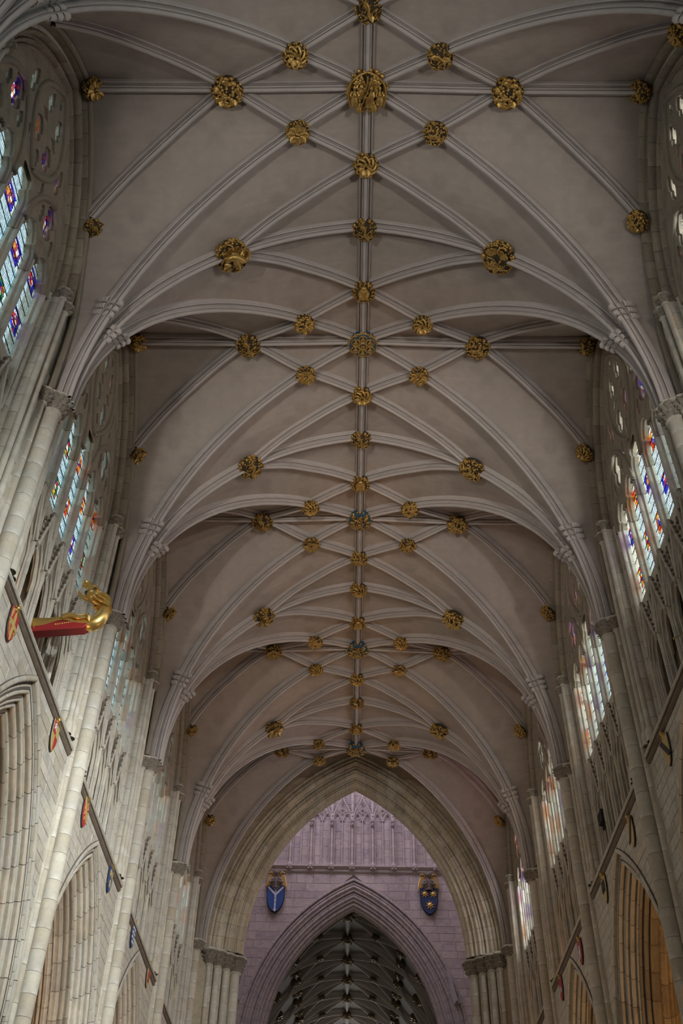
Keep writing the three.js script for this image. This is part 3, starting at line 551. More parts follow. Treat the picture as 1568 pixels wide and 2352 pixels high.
for (let n = 0; n <= 4; n++) for (const s of [-1, 1]) {
  const t = struct('window_' + (++wi), `five-light traceried clerestory window with stained glass, ${n ? ORD[n] : 'nearest'} on the ${s < 0 ? 'left' : 'right'}`);
  onWall(t, s, zc(n));
  mesh('arch_bed', merged([hoodCore, jambCore]), M.joint, t);
  if (n < 3) { for (const o of hood) for (const g of o) mesh('voussoir', g, tint(M.brownStones), t); for (const o of jamb) for (const g of o) mesh('jamb_stone', g, tint(M.stones), t); }
  else { mesh('arch_moulding', merged(hood.flat()), M.brownStone, t).userData.kind = 'stuff'; mesh('jamb_moulding', merged(jamb.flat()), M.stone, t).userData.kind = 'stuff'; }
  mesh('tracery', tracPlate, M.brownStone, t); mesh('tracery', tracFront, M.brownStone, t); for (const [k, g] of Object.entries(bars)) mesh(k === 'frames' ? 'cusped_frame' : k === 'heads' ? 'light_head' : 'tracery_bar', g, M.brownStone, t);
  for (const u of [-1.5, -0.5, 0.5, 1.5]) { for (const g of mulG) mesh('mullion', g, tint(M.stones), t).position.x = u * LP; mesh('mullion_capital', mulCap, M.carved, t).position.x = u * LP; }
  for (const u of [-2.62, 2.62]) for (const g of mulG) mesh('mullion', g, M.stone, t).position.set(u, 0, 0.02);
  for (const u of [-2.98, 2.98]) { mesh('nook_shaft', nookG, M.stone, t).position.set(u, 0, 0.02); mesh('nook_base', nookBase, M.stone, t).position.set(u, 0, 0.02); addCapital(t, nookCap, u, 22.38, 0.02); }
  for (const u of [-3.2, 3.2]) { mesh('nook_shaft', nookG, M.stone, t).position.set(u, 0, 0.07); mesh('nook_base', nookBase, M.stone, t).position.set(u, 0, 0.07); addCapital(t, nookCap, u, 22.1, 0.07); }
  mesh('passage_arcade', passagePlate, M.stone, t); mesh('passage_arch', passageHeads, M.stone, t);
  for (const [k, l] of lights.entries()) {
    mesh('sill', sillG, M.stone, t).position.x = l.u;
    mesh('gable', gable.bar, M.stone, t).position.x = l.u; mesh('crocket_foliage', gable.leaf, M.carved, t).position.x = l.u;
    const rows = (k + (s < 0 ? 0 : 1)) % 2 ? [0, 1, 0, 2, 1, 2] : [2, 0, 1, 0, 0, 1]; let y = 19.25;
    for (const r of rows) { const h = [0.5, 0.62, 0.4][r], o = mesh('pane', [paneS, paneL, paneH][r], r === 1 ? G.picture[Math.floor(rnd() * 5)] : G.grisaille[s < 0 ? 1 : 0], t); o.position.set(l.u, y + h / 2, -0.5); y += h; }
    while (y < l.y + l.h) { const o = mesh('pane', paneH, G.grisaille[s < 0 ? 1 : 0], t); o.position.set(l.u, y + 0.2, -0.5); y += 0.4; }
    for (let b = 1; b < (k === 2 ? 11 : 10); b++) mesh('saddle_bar', barG, M.lead, t).position.set(l.u, 19.25 + b * 0.36, -0.482);
  }
  for (const g of openPane) mesh('pane', g, rnd() < 0.55 ? G.grisaille[s < 0 ? 1 : 0] : G.picture[Math.floor(rnd() * 2) * 4], t);
}

// ---------------------------------------------------------------- crossing: the tall arch at the end of the nave, the tower behind it, the arch to the choir
const CC = 4.4, CY = 19.5;
const cRolls = [
  [[11.16, 0.1], [11.16, 0.0], ...rollsAlong([[11.06, -0.0, 0.1], [10.86, 0.1, 0.06], [10.7, 0.13, 0.1]], 0.17), [10.56, 0.26]],
  [[10.56, 0.26], ...rollsAlong([[10.5, 0.3, 0.09], [10.33, 0.42, 0.06], [10.2, 0.45, 0.1]], 0.17), [10.07, 0.58]],
  [[10.07, 0.58], ...rollsAlong([[10.02, 0.62, 0.09], [9.87, 0.74, 0.06], [9.75, 0.78, 0.1]], 0.17), [9.62, 0.94]],
  [[9.62, 0.94], ...rollsAlong([[9.59, 1.0, 0.08]]), [9.48, 1.12], [9.47, 1.25], [9.5, 1.3], [9.6, 1.42], [9.7, 1.7], [10.2, 1.9], [10.7, 2.2], [11.1, 2.3], [11.16, 2.4]],
];
for (const o of cRolls) for (const p of o) { p[1] *= p[1] < 1.2 ? 0.62 : 1; if (p[1] > 1.2) p[1] -= 0.45; if (p[0] < 9.9) p[0] += 0.07; }
const cVouss = cRolls.map((o, k) => { const n = [20, 19, 18, 17][k], list = []; for (let i = 0; i < n; i++) for (const s of [-1, 1]) list.push(archPiece(CC, CY, o, i / n + 0.0006, Math.min(1, (i + 1) / n - 0.0006 * (i < n - 1)), s, 2)); return list; });
const cBed = merged([-1, 1].flatMap(s => cRolls.map(o => archPiece(CC, CY, o, 0, 1, s, 24, 0.016))));
function crossingWall(name, label, z, y1, tints) {
  const w = struct(name, label); w.position.set(0.02, 0, z);
  mesh('wall_core', extrude(poly([[-9.4, y1], [-9.4, 0], ...archPts(CC, CY, 11.0, 0), [9.4, 0], [9.4, y1]]), 2.3, 0, -2.4), tints[0], w);
  mesh('arch_bed', cBed, M.joint, w);
  for (const o of cVouss) for (const g of o) mesh('voussoir', g, tint(tints), w);
  for (const s of [-1, 1]) mesh('pier_face', box(s * 5.75 - (s < 0 ? 1.9 : 0), s * 5.75 + (s > 0 ? 1.9 : 0), 0, 18.9, -2.3, -1.3), M.stone, w);
  return w;
}
const wallX = crossingWall('wall_crossing', 'tall moulded crossing arch of buff stone at the end of the nave', ZW, 33, M.arch);
{ // ashlar between the arch and the vault, then the clustered piers
  const inX = y => archX(CC, CY, 11.13, y), outX = y => Math.min(7.45, archX(CC, CY, 12.1, y) + 0.1);
  for (const g of ashlar(inX, outX, 19.4, 30.4, 0.5, 0.6, 1.0)) { mesh('stone', g, tint(M.arch), wallX); mesh('stone', mirror(g, 0), tint(M.arch), wallX); }
}
const cDrum = [[0.1, 0.9], [0.14, 0.8], [0.22, 0.85]].map(([r, h]) => ({ r, h, g: lathe([[r - 0.016, 0.004], [r - 0.003, 0.004], [r, 0.012], [r, h - 0.012], [r - 0.003, h - 0.004], [r - 0.016, h - 0.004]], 16), core: lathe([[r - 0.02, 0], [r - 0.02, 18.8]], 12), cap: capitalParts(r, 0.74, Math.round(6 + r * 22)) }));
for (const s of [-1, 1]) {
  const t = struct('clustered_pier', `clustered pier of four slim shafts with leafy capitals under the crossing arch, ${s < 0 ? 'left' : 'right'} side`); t.name = numbered('clustered_pier');
  t.position.set(0.02, 0, ZW);
  for (const [x, a, k] of [[6.6, 0.1, 0], [6.25, 0.36, 1], [5.88, 0.72, 1], [5.5, 1.12, 2]]) {
    const d = cDrum[k]; mesh('core', d.core, M.joint, t).position.set(s * x, 0, -a);
    let y = 18.8 - rr(0, 0.3); const g0 = mesh('drum', d.g, tint(M.stones), t); g0.position.set(s * x, 18.8 - d.h, -a); y = 18.8 - d.h;
    while (y > 9) { y -= d.h; const o = mesh('drum', d.g, tint(M.stones), t); o.position.set(s * x, y, -a); o.rotation.y = rr(0, 6); }
    addCapital(t, d.cap, s * x, 18.78, -a);
  }
  // stepped masonry behind the shafts
  for (const [x0, x1, a] of [[6.42, 7.4, 0.16], [6.05, 6.5, 0.42], [5.7, 6.1, 0.8]]) { let y = 8; while (y < 18.85) { const h = Math.min(rr(0.5, 0.75), 18.9 - y); mesh('stone', block([[x0, y + 0.005], [x1, y + 0.005], [x1, y + h - 0.005], [x0, y + h - 0.005]].map(p => [s * p[0], p[1]]), -1.2, -a, 0.01), tint(M.stones), t); y += h; } }
}
// tower shaft above the crossing
const tower = struct('wall_tower_side', 'plain side walls and lantern roof of the crossing tower');
for (const s of [-1, 1]) mesh('wall_core', box(s * 8 - 0.4, s * 8 + 0.4, 0, 48, -62.2, -49.3), M.tower[1], tower);
mesh('wall_core', box(-8.4, 8.4, 33, 48, -49.4, -48.8), M.tower[1], tower); mesh('lantern_window', box(-5.5, 5.5, 38.8, 45.2, -49.44, -49.4), new THREE.MeshStandardMaterial({ color: 0x222222, emissive: new THREE.Color(0.84, 0.76, 1), emissiveIntensity: 1 }), tower); for (let i = -2; i <= 2; i++) mesh('mullion', box(i * 1.8 - 0.08, i * 1.8 + 0.08, 38.8, 45.2, -49.46, -49.3), M.tower[0], tower);
mesh('lantern_roof', box(-8.4, 8.4, 47.2, 48, -62.4, -48.8), M.wood, tower);
const wallE = crossingWall('wall_tower_east', 'lavender-lit ashlar wall of the tower above the moulded choir arch', ZE, 30.3, [M.tower[2]]);
{
  const inX = y => archX(CC, CY, 11.13, y), one = M.tower;
  for (const g of ashlar(inX, () => 7.7, 19.5, 30.2, 0.52, 0.7, 1.35)) { mesh('stone', g, tint(one), wallE); }
  for (const g of ashlar(() => -7.7, y => -inX(y), 19.5, 30.2, 0.52, 0.7, 1.35)) { mesh('stone', g, tint(one), wallE); }
}
// panelled gallery with gables over the string course
const gallery = struct('wall_tower_gallery', 'panelled gallery of slender shafts and crocketed gables high in the tower'); gallery.position.set(-0.1, 0, ZE);
{
  const P = 1.335, st = M.tower[1];
  mesh('wall_core', box(-8.3, 8.5, 30.3, 47.2, -1.4, -0.42), M.joint, gallery);
  const sp = [[0, 30.05], [-0.1, 30.12], [-0.14, 30.2], [-0.08, 30.26], [-0.2, 30.34], [-0.26, 30.42], [-0.26, 30.5], [-0.12, 30.56], [0.4, 30.6]];
  mesh('string_course', grid(1, sp.length - 1, (a, b, i, j) => [lerp(-7.9, 8.1, a), sp[j][1], -sp[j][0]], 0.4), st, gallery);
  const mainG = merged([lathe([[0.085, 30.6], [0.085, 33.3]], 10).translate(0, 0, -0.14), lathe([[0.045, 30.6], [0.045, 33.9]], 8).translate(-0.14, 0, -0.24), lathe([[0.045, 30.6], [0.045, 33.9]], 8).translate(0.14, 0, -0.24), lathe([[0.14, 30.58], [0.14, 30.7], [0.11, 30.78], [0.085, 30.84]], 10).translate(0, 0, -0.14)]);
  const upG = lathe([[0.1, 34.05], [0.1, 38.5]], 8).translate(0, 0, -0.2), subG = merged([lathe([[0.045, 30.6], [0.045, 33.9]], 8).translate(0, 0, -0.3), lathe([[0.09, 30.6], [0.09, 30.72], [0.045, 30.8]], 8).translate(0, 0, -0.3)]);
  const nichG = merged([blob(0.16, 0, 33.72, -0.02, 1, 1.5, 1), blob(0.12, 0, 33.42, -0.06, 1, 1.4, 1), ...Array.from({ length: 16 }, () => blob(rr(0.03, 0.06), rr(-0.14, 0.14), rr(33.2, 34), rr(-0.02, 0.12)))]);
  const headG = merged([blob(0.17, 0, 30.34, 0.2, 0.9, 1.15, 0.9), blob(0.05, 0, 30.32, 0.36), blob(0.045, -0.07, 30.4, 0.32), blob(0.045, 0.07, 30.4, 0.32), blob(0.19, 0, 30.48, 0.16, 1, 0.55, 0.9), blob(0.06, -0.13, 30.24, 0.28), blob(0.06, 0.13, 30.24, 0.28)]);
  const arcade = (() => {
    const out = [], crk = [], q = P / 4;
    for (const d of [-1, 1]) {
      for (const e of [0, 0.05]) out.push(flatTube([[d * q - q + 0.06 + e, 33.8], ...headPts(d * q, q - 0.06 - e, 33.85, 0.46 - e), [d * q + q - 0.06 - e, 33.8]], -0.26 - e, 0.035));
      const og = []; for (let i = 0; i <= 12; i++) { const t = i / 12; og.push([d * (P / 2 - 0.07) * (t < 0.5 ? Math.cos(t * Math.PI * 0.62) : Math.cos(0.5 * Math.PI * 0.62) * (1 - (t - 0.5) / 0.5) ** 1.6), 33.9 + 1.75 * t]); }
      out.push(flatTube(og, -0.16, 0.055));
      for (let i = 3; i < 12; i++) for (let k = 0; k < 2; k++) crk.push(blob(rr(0.03, 0.055), og[i][0] + d * rr(0.05, 0.12), og[i][1] + rr(-0.03, 0.06), -0.12));
    }
    out.push(flatTube([...quatrePts(0, 34.5, 0.19), quatrePts(0, 34.5, 0.19)[0]], -0.26, 0.035));
    for (let k = 0; k < 8; k++) crk.push(blob(rr(0.04, 0.08), rr(-0.1, 0.1), 35.75 + rr(-0.1, 0.25), -0.1));
    return { bar: merged(out), leaf: merged(crk) };
  })();
  for (let k = -6; k <= 6; k++) {
    const x = k * P;
    mesh('panel_shaft', mainG, st, gallery).position.x = x; mesh('upper_shaft', upG, st, gallery).position.x = x; mesh('niche_head', nichG, M.tower[2], gallery).position.x = x; mesh('corbel_head', headG, M.tower[2], gallery).position.x = x;
    if (k < 6) {
      mesh('sub_shaft', subG, st, gallery).position.x = x + P / 2; mesh('arcade_gable', arcade.bar, st, gallery).position.x = x + P / 2; mesh('crocket_foliage', arcade.leaf, M.tower[2], gallery).position.x = x + P / 2;
      for (const h of [0, 1]) { let y = 30.6; while (y < 38) { const hh = rr(0.45, 0.8); const x0 = x + h * P / 2; mesh('stone', block([[x0 + 0.004, y + 0.004], [x0 + P / 2 - 0.004, y + 0.004], [x0 + P / 2 - 0.004, y + hh - 0.004], [x0 + 0.004, y + hh - 0.004]], -0.45, -0.38 + rr(-0.004, 0.004), 0.008), tint(M.tower), gallery); y += hh; } }
    }
  }
}
// choir vault seen through the far arch
const choir = struct('ceiling_choir', 'dim ribbed vault of the choir seen through the far arch');
const CX = -0.35, chY = x => 21.35 + Math.sqrt(Math.max(0, 81 - (Math.abs(x) + 2.5) ** 2));
const choirZ = k => -63.8 - 3.9 * k;
{
  const webG = grid(24, 1, (a, b) => { const x = lerp(-6.45, 6.45, a); return [x, chY(x) + 0.12, -3.9 * b]; }, 'smooth');
  const along = (x0, z0, x1, z1, n = 14) => { const l = []; for (let i = 0; i <= n; i++) { const t = i / n, x = lerp(x0, x1, t), z = lerp(z0, z1, t); l.push(V(x, chY(x), -z)); } return l; };
  const tr = ribGeo(full(rev(along(0, 0, 6.45, 0, 18))), 1.2), dg = ribGeo(rev(along(0, 0, 6.45, -5.9, 18)), 1.15), dgM = mirror(dg, 0), dgB = mirror(dg, 2), dgMB = mirror(dgM, 2), ridge = ribGeo(along(0, 0, 0.0001, -3.9, 4), 1.1), lg = ribGeo(along(3.6, -1.2, 3.6001, -3.0, 3), 0.8);
  for (let k = 0; k <= 9; k++) {
    const z = choirZ(k);
    const P = (name, g, m) => { const o = mesh(name, g, m, choir); o.position.set(CX, 0, z); };
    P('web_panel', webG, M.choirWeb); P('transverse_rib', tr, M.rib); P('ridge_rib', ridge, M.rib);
    for (const g of k ? [dg, dgM, dgB, dgMB] : [dg, dgM]) P('rib', g, M.rib);
    for (const g of [lg, mirror(lg, 0)]) P('short_rib', g, M.rib);
  }
  for (const s of [-1, 1]) mesh('wall_core', box(s * 7.1 - 0.5 + CX, s * 7.1 + 0.5 + CX, 0, 31, -105, -64.2), M.stone, choir);
  mesh('wall_core', box(-8, 8, 0, 31, -105.5, -105), M.stone, choir); mesh('roof_slab', box(-8, 8, 31, 31.4, -105.5, -64.3), M.wood, choir);
}
areaLight(8, 14, new THREE.Color(0.95, 0.97, 1), L_CHOIR, [0, 16, -104.8], [0, 18, -60]);   // the east window at the far end of the choir

// ---------------------------------------------------------------- gilded roof bosses: carved face towards +z, unit radius
const leafR = (th, r, len, w, curl, tilt = 0, z = 0) => leafGeo(len, w, curl).applyMatrix4(new THREE.Matrix4().makeRotationZ(th).multiply(new THREE.Matrix4().makeTranslation(0, r, z)).multiply(new THREE.Matrix4().makeRotationX(tilt)));
function spiral(cx, cy, r0, r1, a0, turns, z, w) { const p = []; const n = Math.round(Math.abs(turns) * 10) + 4; for (let i = 0; i <= n; i++) { const t = i / n, r = lerp(r0, r1, t), a = a0 + turns * 2 * Math.PI * t; p.push(V(cx + r * Math.cos(a), cy + r * Math.sin(a), z - 0.35 * Math.hypot(cx + r * Math.cos(a), cy + r * Math.sin(a)) ** 2)); } return tube(p, t => w * (1 - 0.55 * t) + 0.01, 6, false, 1); }
const berries = (n, r0, r1, s0, s1, z = 0.42) => merged(Array.from({ length: n }, () => { const a = rr(0, 6.283), r = Math.sqrt(rr(r0 * r0, r1 * r1)); return blob(rr(s0, s1), r * Math.cos(a), r * Math.sin(a), z - 0.4 * r * r, 1, 1, 1, 1); }));
const rim = (n, r, s, z = 0.02) => merged(Array.from({ length: n }, (_, i) => { const a = (i + rr(-0.3, 0.3)) / n * 6.283; return blob(s * rr(0.8, 1.25), r * Math.cos(a), r * Math.sin(a), z + rr(-0.05, 0.05)); }));
const ringTube = (cx, cy, r, w, z, sy = 1) => { const p = []; for (let i = 0; i < 16; i++) { const a = i / 16 * 6.283; p.push(V(cx + r * Math.cos(a), cy + r * sy * Math.sin(a), z)); } return tube(p, w, 6, true, 1); };
function bust(x, y, z, k) { return merged([blob(0.075 * k, x, y + 0.13 * k, z + 0.05, 0.9, 1.1, 0.9), blob(0.12 * k, x, y - 0.04 * k, z, 1, 1.1, 0.6), blob(0.05 * k, x - 0.1 * k, y - 0.04 * k, z + 0.03), blob(0.05 * k, x + 0.1 * k, y - 0.04 * k, z + 0.03)]); }
function figure(x, y, z, h, lean = 0) {                              // a draped standing figure
  const g = grid(10, 12, (a, b) => { const t = b * 6.283, f = 0.12 * Math.sin(t * 6) * (1 - a), r = h * (0.2 - 0.1 * a + 0.05 * Math.sin(a * 5)) * (1 + f); return [x + lean * a * h + r * Math.cos(t), y + a * h * 0.8, z + r * 0.8 * Math.sin(t)]; }, 1.1);
  return merged([g, blob(h * 0.1, x + lean * h, y + h * 0.88, z + h * 0.05, 0.9, 1.15, 1), tube([V(x - h * 0.12 + lean * h * 0.7, y + h * 0.7, z + 0.04), V(x - h * 0.2, y + h * 0.5, z + h * 0.14), V(x + lean * h, y + h * 0.52, z + h * 0.2)], h * 0.045, 5), tube([V(x + h * 0.12 + lean * h * 0.7, y + h * 0.7, z + 0.04), V(x + h * 0.22, y + h * 0.5, z + h * 0.14), V(x + lean * h + h * 0.06, y + h * 0.5, z + h * 0.2)], h * 0.045, 5)]);
}
const backing = lathe([[0, 0.34], [0.3, 0.32], [0.6, 0.22], [0.82, 0.05], [0.9, -0.15], [0.86, -0.4], [0.6, -0.5], [0, -0.5]], 18).rotateX(Math.PI / 2);
const drumBack = lathe([[0, 0.24], [0.86, 0.24], [0.96, 0.16], [0.98, 0.02], [0.9, -0.02], [0.92, -0.2], [0.84, -0.24], [0.86, -0.45], [0, -0.5]], 8, 0.4).rotateX(Math.PI / 2);
const ring8 = (n, f) => Array.from({ length: n }, (_, i) => f(i / n * 6.283, i));
const bossKinds = {
  leaf: { what: 'radiating leaves', parts: { foliage: merged(ring8(8, (a, i) => leafR(a, 0.2, 0.72, 0.26, 0.5 + 0.2 * (i % 2), -0.25, 0.32))), berry: merged([berries(14, 0, 0.2, 0.06, 0.1, 0.46), rim(20, 0.84, 0.09), ...ring8(8, a => leafR(a + 0.39, 0.45, 0.46, 0.15, 0.7, -0.5, 0.22))]) } },
  grape: { what: 'clustered grapes', parts: { vine: merged(ring8(3, a => spiral(0.36 * Math.cos(a), 0.36 * Math.sin(a), 0.34, 0.06, a + 2, 1.3, 0.4, 0.075))), grape: merged([berries(110, 0.05, 0.9, 0.055, 0.1), rim(14, 0.86, 0.09)]) } },
  swirl: { what: 'swirling leaves', parts: { foliage: merged([...ring8(7, a => leafR(a, 0.1, 0.5, 0.2, 0.9, -0.1, 0.42)), ...ring8(9, a => tube([V(0.15 * Math.cos(a), 0.15 * Math.sin(a), 0.42), V(0.5 * Math.cos(a + 0.35), 0.5 * Math.sin(a + 0.35), 0.42), V(0.78 * Math.cos(a + 0.95), 0.78 * Math.sin(a + 0.95), 0.18), V(0.62 * Math.cos(a + 1.35), 0.62 * Math.sin(a + 1.35), 0.34)], t => 0.03 + 0.085 * Math.sin(Math.PI * t), 7))]), berry: merged([berries(60, 0.1, 0.9, 0.05, 0.08, 0.34), rim(18, 0.86, 0.08)]) } },
  mask: { what: 'leafy mask', parts: {
    face: merged([blob(0.5, 0, -0.02, 0.2, 1, 1.1, 0.75, 3), blob(0.24, 0, 0.5, 0.3, 1.1, 0.9, 0.8, 2), blob(0.1, 0, -0.02, 0.6, 0.9, 1.5, 1, 2), blob(0.17, -0.25, -0.16, 0.46, 1, 1, 0.7, 2), blob(0.17, 0.25, -0.16, 0.46, 1, 1, 0.7, 2), ringTube(0, -0.34, 0.15, 0.04, 0.5, 0.55), tube([V(-0.42, 0.2, 0.42), V(-0.22, 0.33, 0.52), V(-0.03, 0.2, 0.56)], 0.055, 6), tube([V(0.42, 0.2, 0.42), V(0.22, 0.33, 0.52), V(0.03, 0.2, 0.56)], 0.055, 6), blob(0.07, -0.2, 0.15, 0.52), blob(0.07, 0.2, 0.15, 0.52)]),
    hair: merged([...ring8(14, a => spiral(0.74 * Math.cos(a), 0.74 * Math.sin(a), 0.17, 0.03, a, 1.2, 0.4, 0.06)), spiral(-0.28, -0.6, 0.18, 0.03, 1, 1.4, 0.5, 0.06), spiral(0.28, -0.6, 0.18, 0.03, 2, -1.4, 0.5, 0.06)]) } },
  scroll: { what: 'scrolling stems', parts: { stem: merged([spiral(-0.34, 0.2, 0.4, 0.06, -0.6, 1.6, 0.44, 0.09), spiral(0.36, -0.18, 0.4, 0.06, 2.6, 1.6, 0.44, 0.09), leafR(0.4, 0.1, 0.7, 0.2, 0.6, -0.2, 0.4), leafR(3.6, 0.1, 0.7, 0.2, 0.6, -0.2, 0.4)]), berry: merged([berries(80, 0.1, 0.9, 0.05, 0.085, 0.36), rim(16, 0.86, 0.085)]) } },
  cluster: { what: 'packed knobbly fruit', parts: { fruit: merged([berries(130, 0, 0.9, 0.06, 0.12), ...ring8(7, a => blob(0.17, 0.7 * Math.cos(a), 0.7 * Math.sin(a), 0.24, 1, 1, 0.8, 2))]), foliage: merged(ring8(5, a => leafR(a, 0.45, 0.42, 0.2, 0.7, -0.1, 0.34))) } },
  dragon: { what: 'a winged dragon with a coiled tail', parts: {
    dragon: merged([spiral(0.44, 0.36, 0.34, 0.1, -0.3, 1.7, 0.6, 0.12), tube([V(0.76, 0.3, 0.38), V(0.6, 0.08, 0.46), V(0.1, 0.2, 0.5), V(-0.3, 0.12, 0.5), V(-0.45, -0.15, 0.45), V(-0.3, -0.4, 0.42)], t => 0.08 + 0.14 * Math.sin(Math.PI * Math.min(1, t * 1.1)), 9), blob(0.17, -0.34, -0.34, 0.46, 1.3, 0.9, 0.9, 2), tube([V(-0.3, 0.12, 0.5), V(-0.58, 0.0, 0.4), V(-0.62, -0.4, 0.3)], 0.06, 6), tube([V(-0.5, 0.1, 0.45), V(-0.1, 0.42, 0.5), V(0.2, 0.25, 0.5)], 0.05, 6)]),
    wing: merged(Array.from({ length: 7 }, (_, i) => tube([V(-0.2 + i * 0.02, 0.1 - i * 0.05, 0.58), V(0.02 + i * 0.03, 0.12 - i * 0.05, 0.66), V(0.34 - i * 0.01, -0.06 - i * 0.055, 0.52)], 0.028, 5))),
    sword: tube([V(0.05, -0.3, 0.46), V(0.45, -0.14, 0.46), V(0.95, 0.04, 0.3)], t => 0.05 - 0.03 * t, 6),
    foliage: merged([berries(90, 0.3, 0.92, 0.05, 0.09, 0.3), rim(20, 0.9, 0.08), ...[-1.1, -0.5, 0.1, 0.7, 1.3].map(a => leafR(a, 0.34, 0.52, 0.2, 0.8, -0.35, 0.3)), spiral(-0.5, 0.5, 0.25, 0.05, 0, 1.4, 0.45, 0.07), leafR(2.6, 0.3, 0.6, 0.16, 0.6, -0.2, 0.3), leafR(3.9, 0.3, 0.6, 0.16, 0.6, -0.2, 0.3)]) } },
  warrior: { what: 'a fighter holding a studded shield', parts: {
    fighter: merged([figure(0.28, -0.5, 0.4, 0.8, -0.1).rotateZ(-0.9), tube([V(-0.9, -0.2, 0.3), V(-0.4, -0.34, 0.46), V(0.5, -0.66, 0.3)], 0.035, 6), tube([V(-0.75, 0.15, 0.36), V(-0.4, -0.45, 0.4)], 0.03, 5), blob(0.15, -0.62, 0.4, 0.36, 1, 1.1, 0.9, 2)]),
    shield: merged([flatTube([[-0.3, 0.42], [0.05, 0.2], [0.14, -0.25], [-0.25, -0.3], [-0.5, -0.05], [-0.32, 0.1], [-0.3, 0.42]], 0.56, 0.03), ...Array.from({ length: 12 }, () => blob(0.06, rr(-0.34, 0.02), rr(-0.2, 0.15), 0.56))]),
    foliage: merged([berries(90, 0.3, 0.92, 0.05, 0.085, 0.32), rim(20, 0.9, 0.08), ...[-1.4, -0.8, -0.2, 0.5].map(a => leafR(a, 0.36, 0.5, 0.19, 0.8, -0.35, 0.3)), spiral(0.45, 0.45, 0.25, 0.05, 0, 1.4, 0.45, 0.07), leafR(0.3, 0.3, 0.6, 0.16, 0.6, -0.2, 0.3), leafR(-1.2, 0.3, 0.6, 0.16, 0.6, -0.2, 0.3)]) } },
  scene: { what: 'draped figures inside an arched frame', parts: {
    frame: merged([tube([V(-0.82, -0.75, 0.3), V(-0.92, -0.1, 0.32), V(-0.82, 0.42, 0.32), V(-0.4, 0.82, 0.32), V(0, 1.0, 0.32)], 0.06, 6), tube([V(0.82, -0.75, 0.3), V(0.92, -0.1, 0.32), V(0.82, 0.42, 0.32), V(0.4, 0.82, 0.32), V(0, 1.0, 0.32)], 0.06, 6), rim(16, 0.98, 0.12, -0.05), berries(30, 0.8, 1.0, 0.07, 0.11, 0.3)]),
    figures: merged([figure(-0.62, -0.62, 0.34, 1.0), figure(-0.3, -0.3, 0.26, 1.1, 0.04), figure(0.1, -0.66, 0.44, 1.05, 0.1), figure(0.62, -0.6, 0.34, 0.95), figure(0.36, -0.85, 0.48, 0.75, -0.1), figure(-0.42, -0.92, 0.46, 0.66, 0.1), figure(0.4, -0.1, 0.24, 0.8), ...[-0.5, -0.3, 0.2, 0.34, 0.5].map((x, i) => bust(x, 0.5 + 0.08 * (i % 2), 0.3, 1.3)), ...ring8(18, a => bust(0.94 * Math.cos(a), -0.1 + 0.9 * Math.sin(a), 0.02, 1.1)).slice(9), berries(60, 0.1, 0.95, 0.04, 0.08, 0.3)]),
    staff: merged([tube([V(-0.28, -0.6, 0.56), V(0, 0.1, 0.58), V(0.22, 0.75, 0.4)], 0.035, 5), tube([V(-0.1, 0.1, 0.5), V(0, 0.5, 0.5), V(0.02, 0.85, 0.42)], 0.045, 5), ...Array.from({ length: 6 }, (_, i) => tube([V(-0.05, -0.3 - 0.04 * i, 0.6), V(0.12 + 0.03 * i, -0.08 - 0.05 * i, 0.62), V(0.32, 0.12 - 0.07 * i, 0.5)], 0.022, 5))]) } },
  wheel: { what: 'wheel of medallions on blue drum', drum: true, parts: {
    frame: merged([ringTube(0, 0, 0.26, 0.05, 0.3), ...ring8(6, a => ringTube(0.56 * Math.cos(a + 0.52), 0.56 * Math.sin(a + 0.52), 0.26, 0.045, 0.28)), ringTube(0, 0, 0.92, 0.06, 0.14), rim(18, 0.96, 0.08, 0.06)]),
    busts: merged([...ring8(6, a => bust(0.56 * Math.cos(a + 0.52), 0.56 * Math.sin(a + 0.52), 0.28, 1.1)), figure(-0.07, -0.18, 0.26, 0.34), figure(0.08, -0.18, 0.26, 0.34), ...[0.75, -0.75].map(x => bust(x * 0.7, 0.78, 0.2, 1))]) } },
  glory: { what: 'figure in an oval on blue drum', drum: true, parts: {
    oval: merged([ringTube(0, -0.1, 0.24, 0.045, 0.42, 1.4), figure(0, -0.4, 0.36, 0.62)]),
    foliage: merged([...ring8(10, a => spiral(0.66 * Math.cos(a), 0.62 * Math.sin(a) - 0.08, 0.2, 0.04, a * 2, 1.3, 0.46, 0.065)), berries(44, 0.35, 0.95, 0.05, 0.09, 0.34), rim(20, 0.95, 0.09, 0.08), bust(-0.5, 0.62, 0.2, 1.2), bust(0.5, 0.62, 0.2, 1.2)]) } },
};
const sides = [0, 1, 2].map(() => { const o = []; for (const [n, r, z] of [[16, 0.82, 0.08], [17, 0.89, -0.06], [17, 0.9, -0.2], [15, 0.86, -0.36]]) for (let i = 0; i < n; i++) { const a = (i + rr(-0.3, 0.3)) / n * 6.283; if (rnd() < 0.55) o.push(blob(rr(0.075, 0.125), r * Math.cos(a), r * Math.sin(a), z + rr(-0.05, 0.05))); else o.push(leafGeo(0.34, 0.14, 0.9).rotateX(-0.5).rotateZ(rr(-0.5, 0.5)).rotateX(1.2).translate(0, r * 0.96, z - 0.08).rotateZ(a)); } return merged(o); });
const bossProto = {};
const dulled = t => t.traverse(c => { if (c.material === M.gold) c.material = M.dull; });
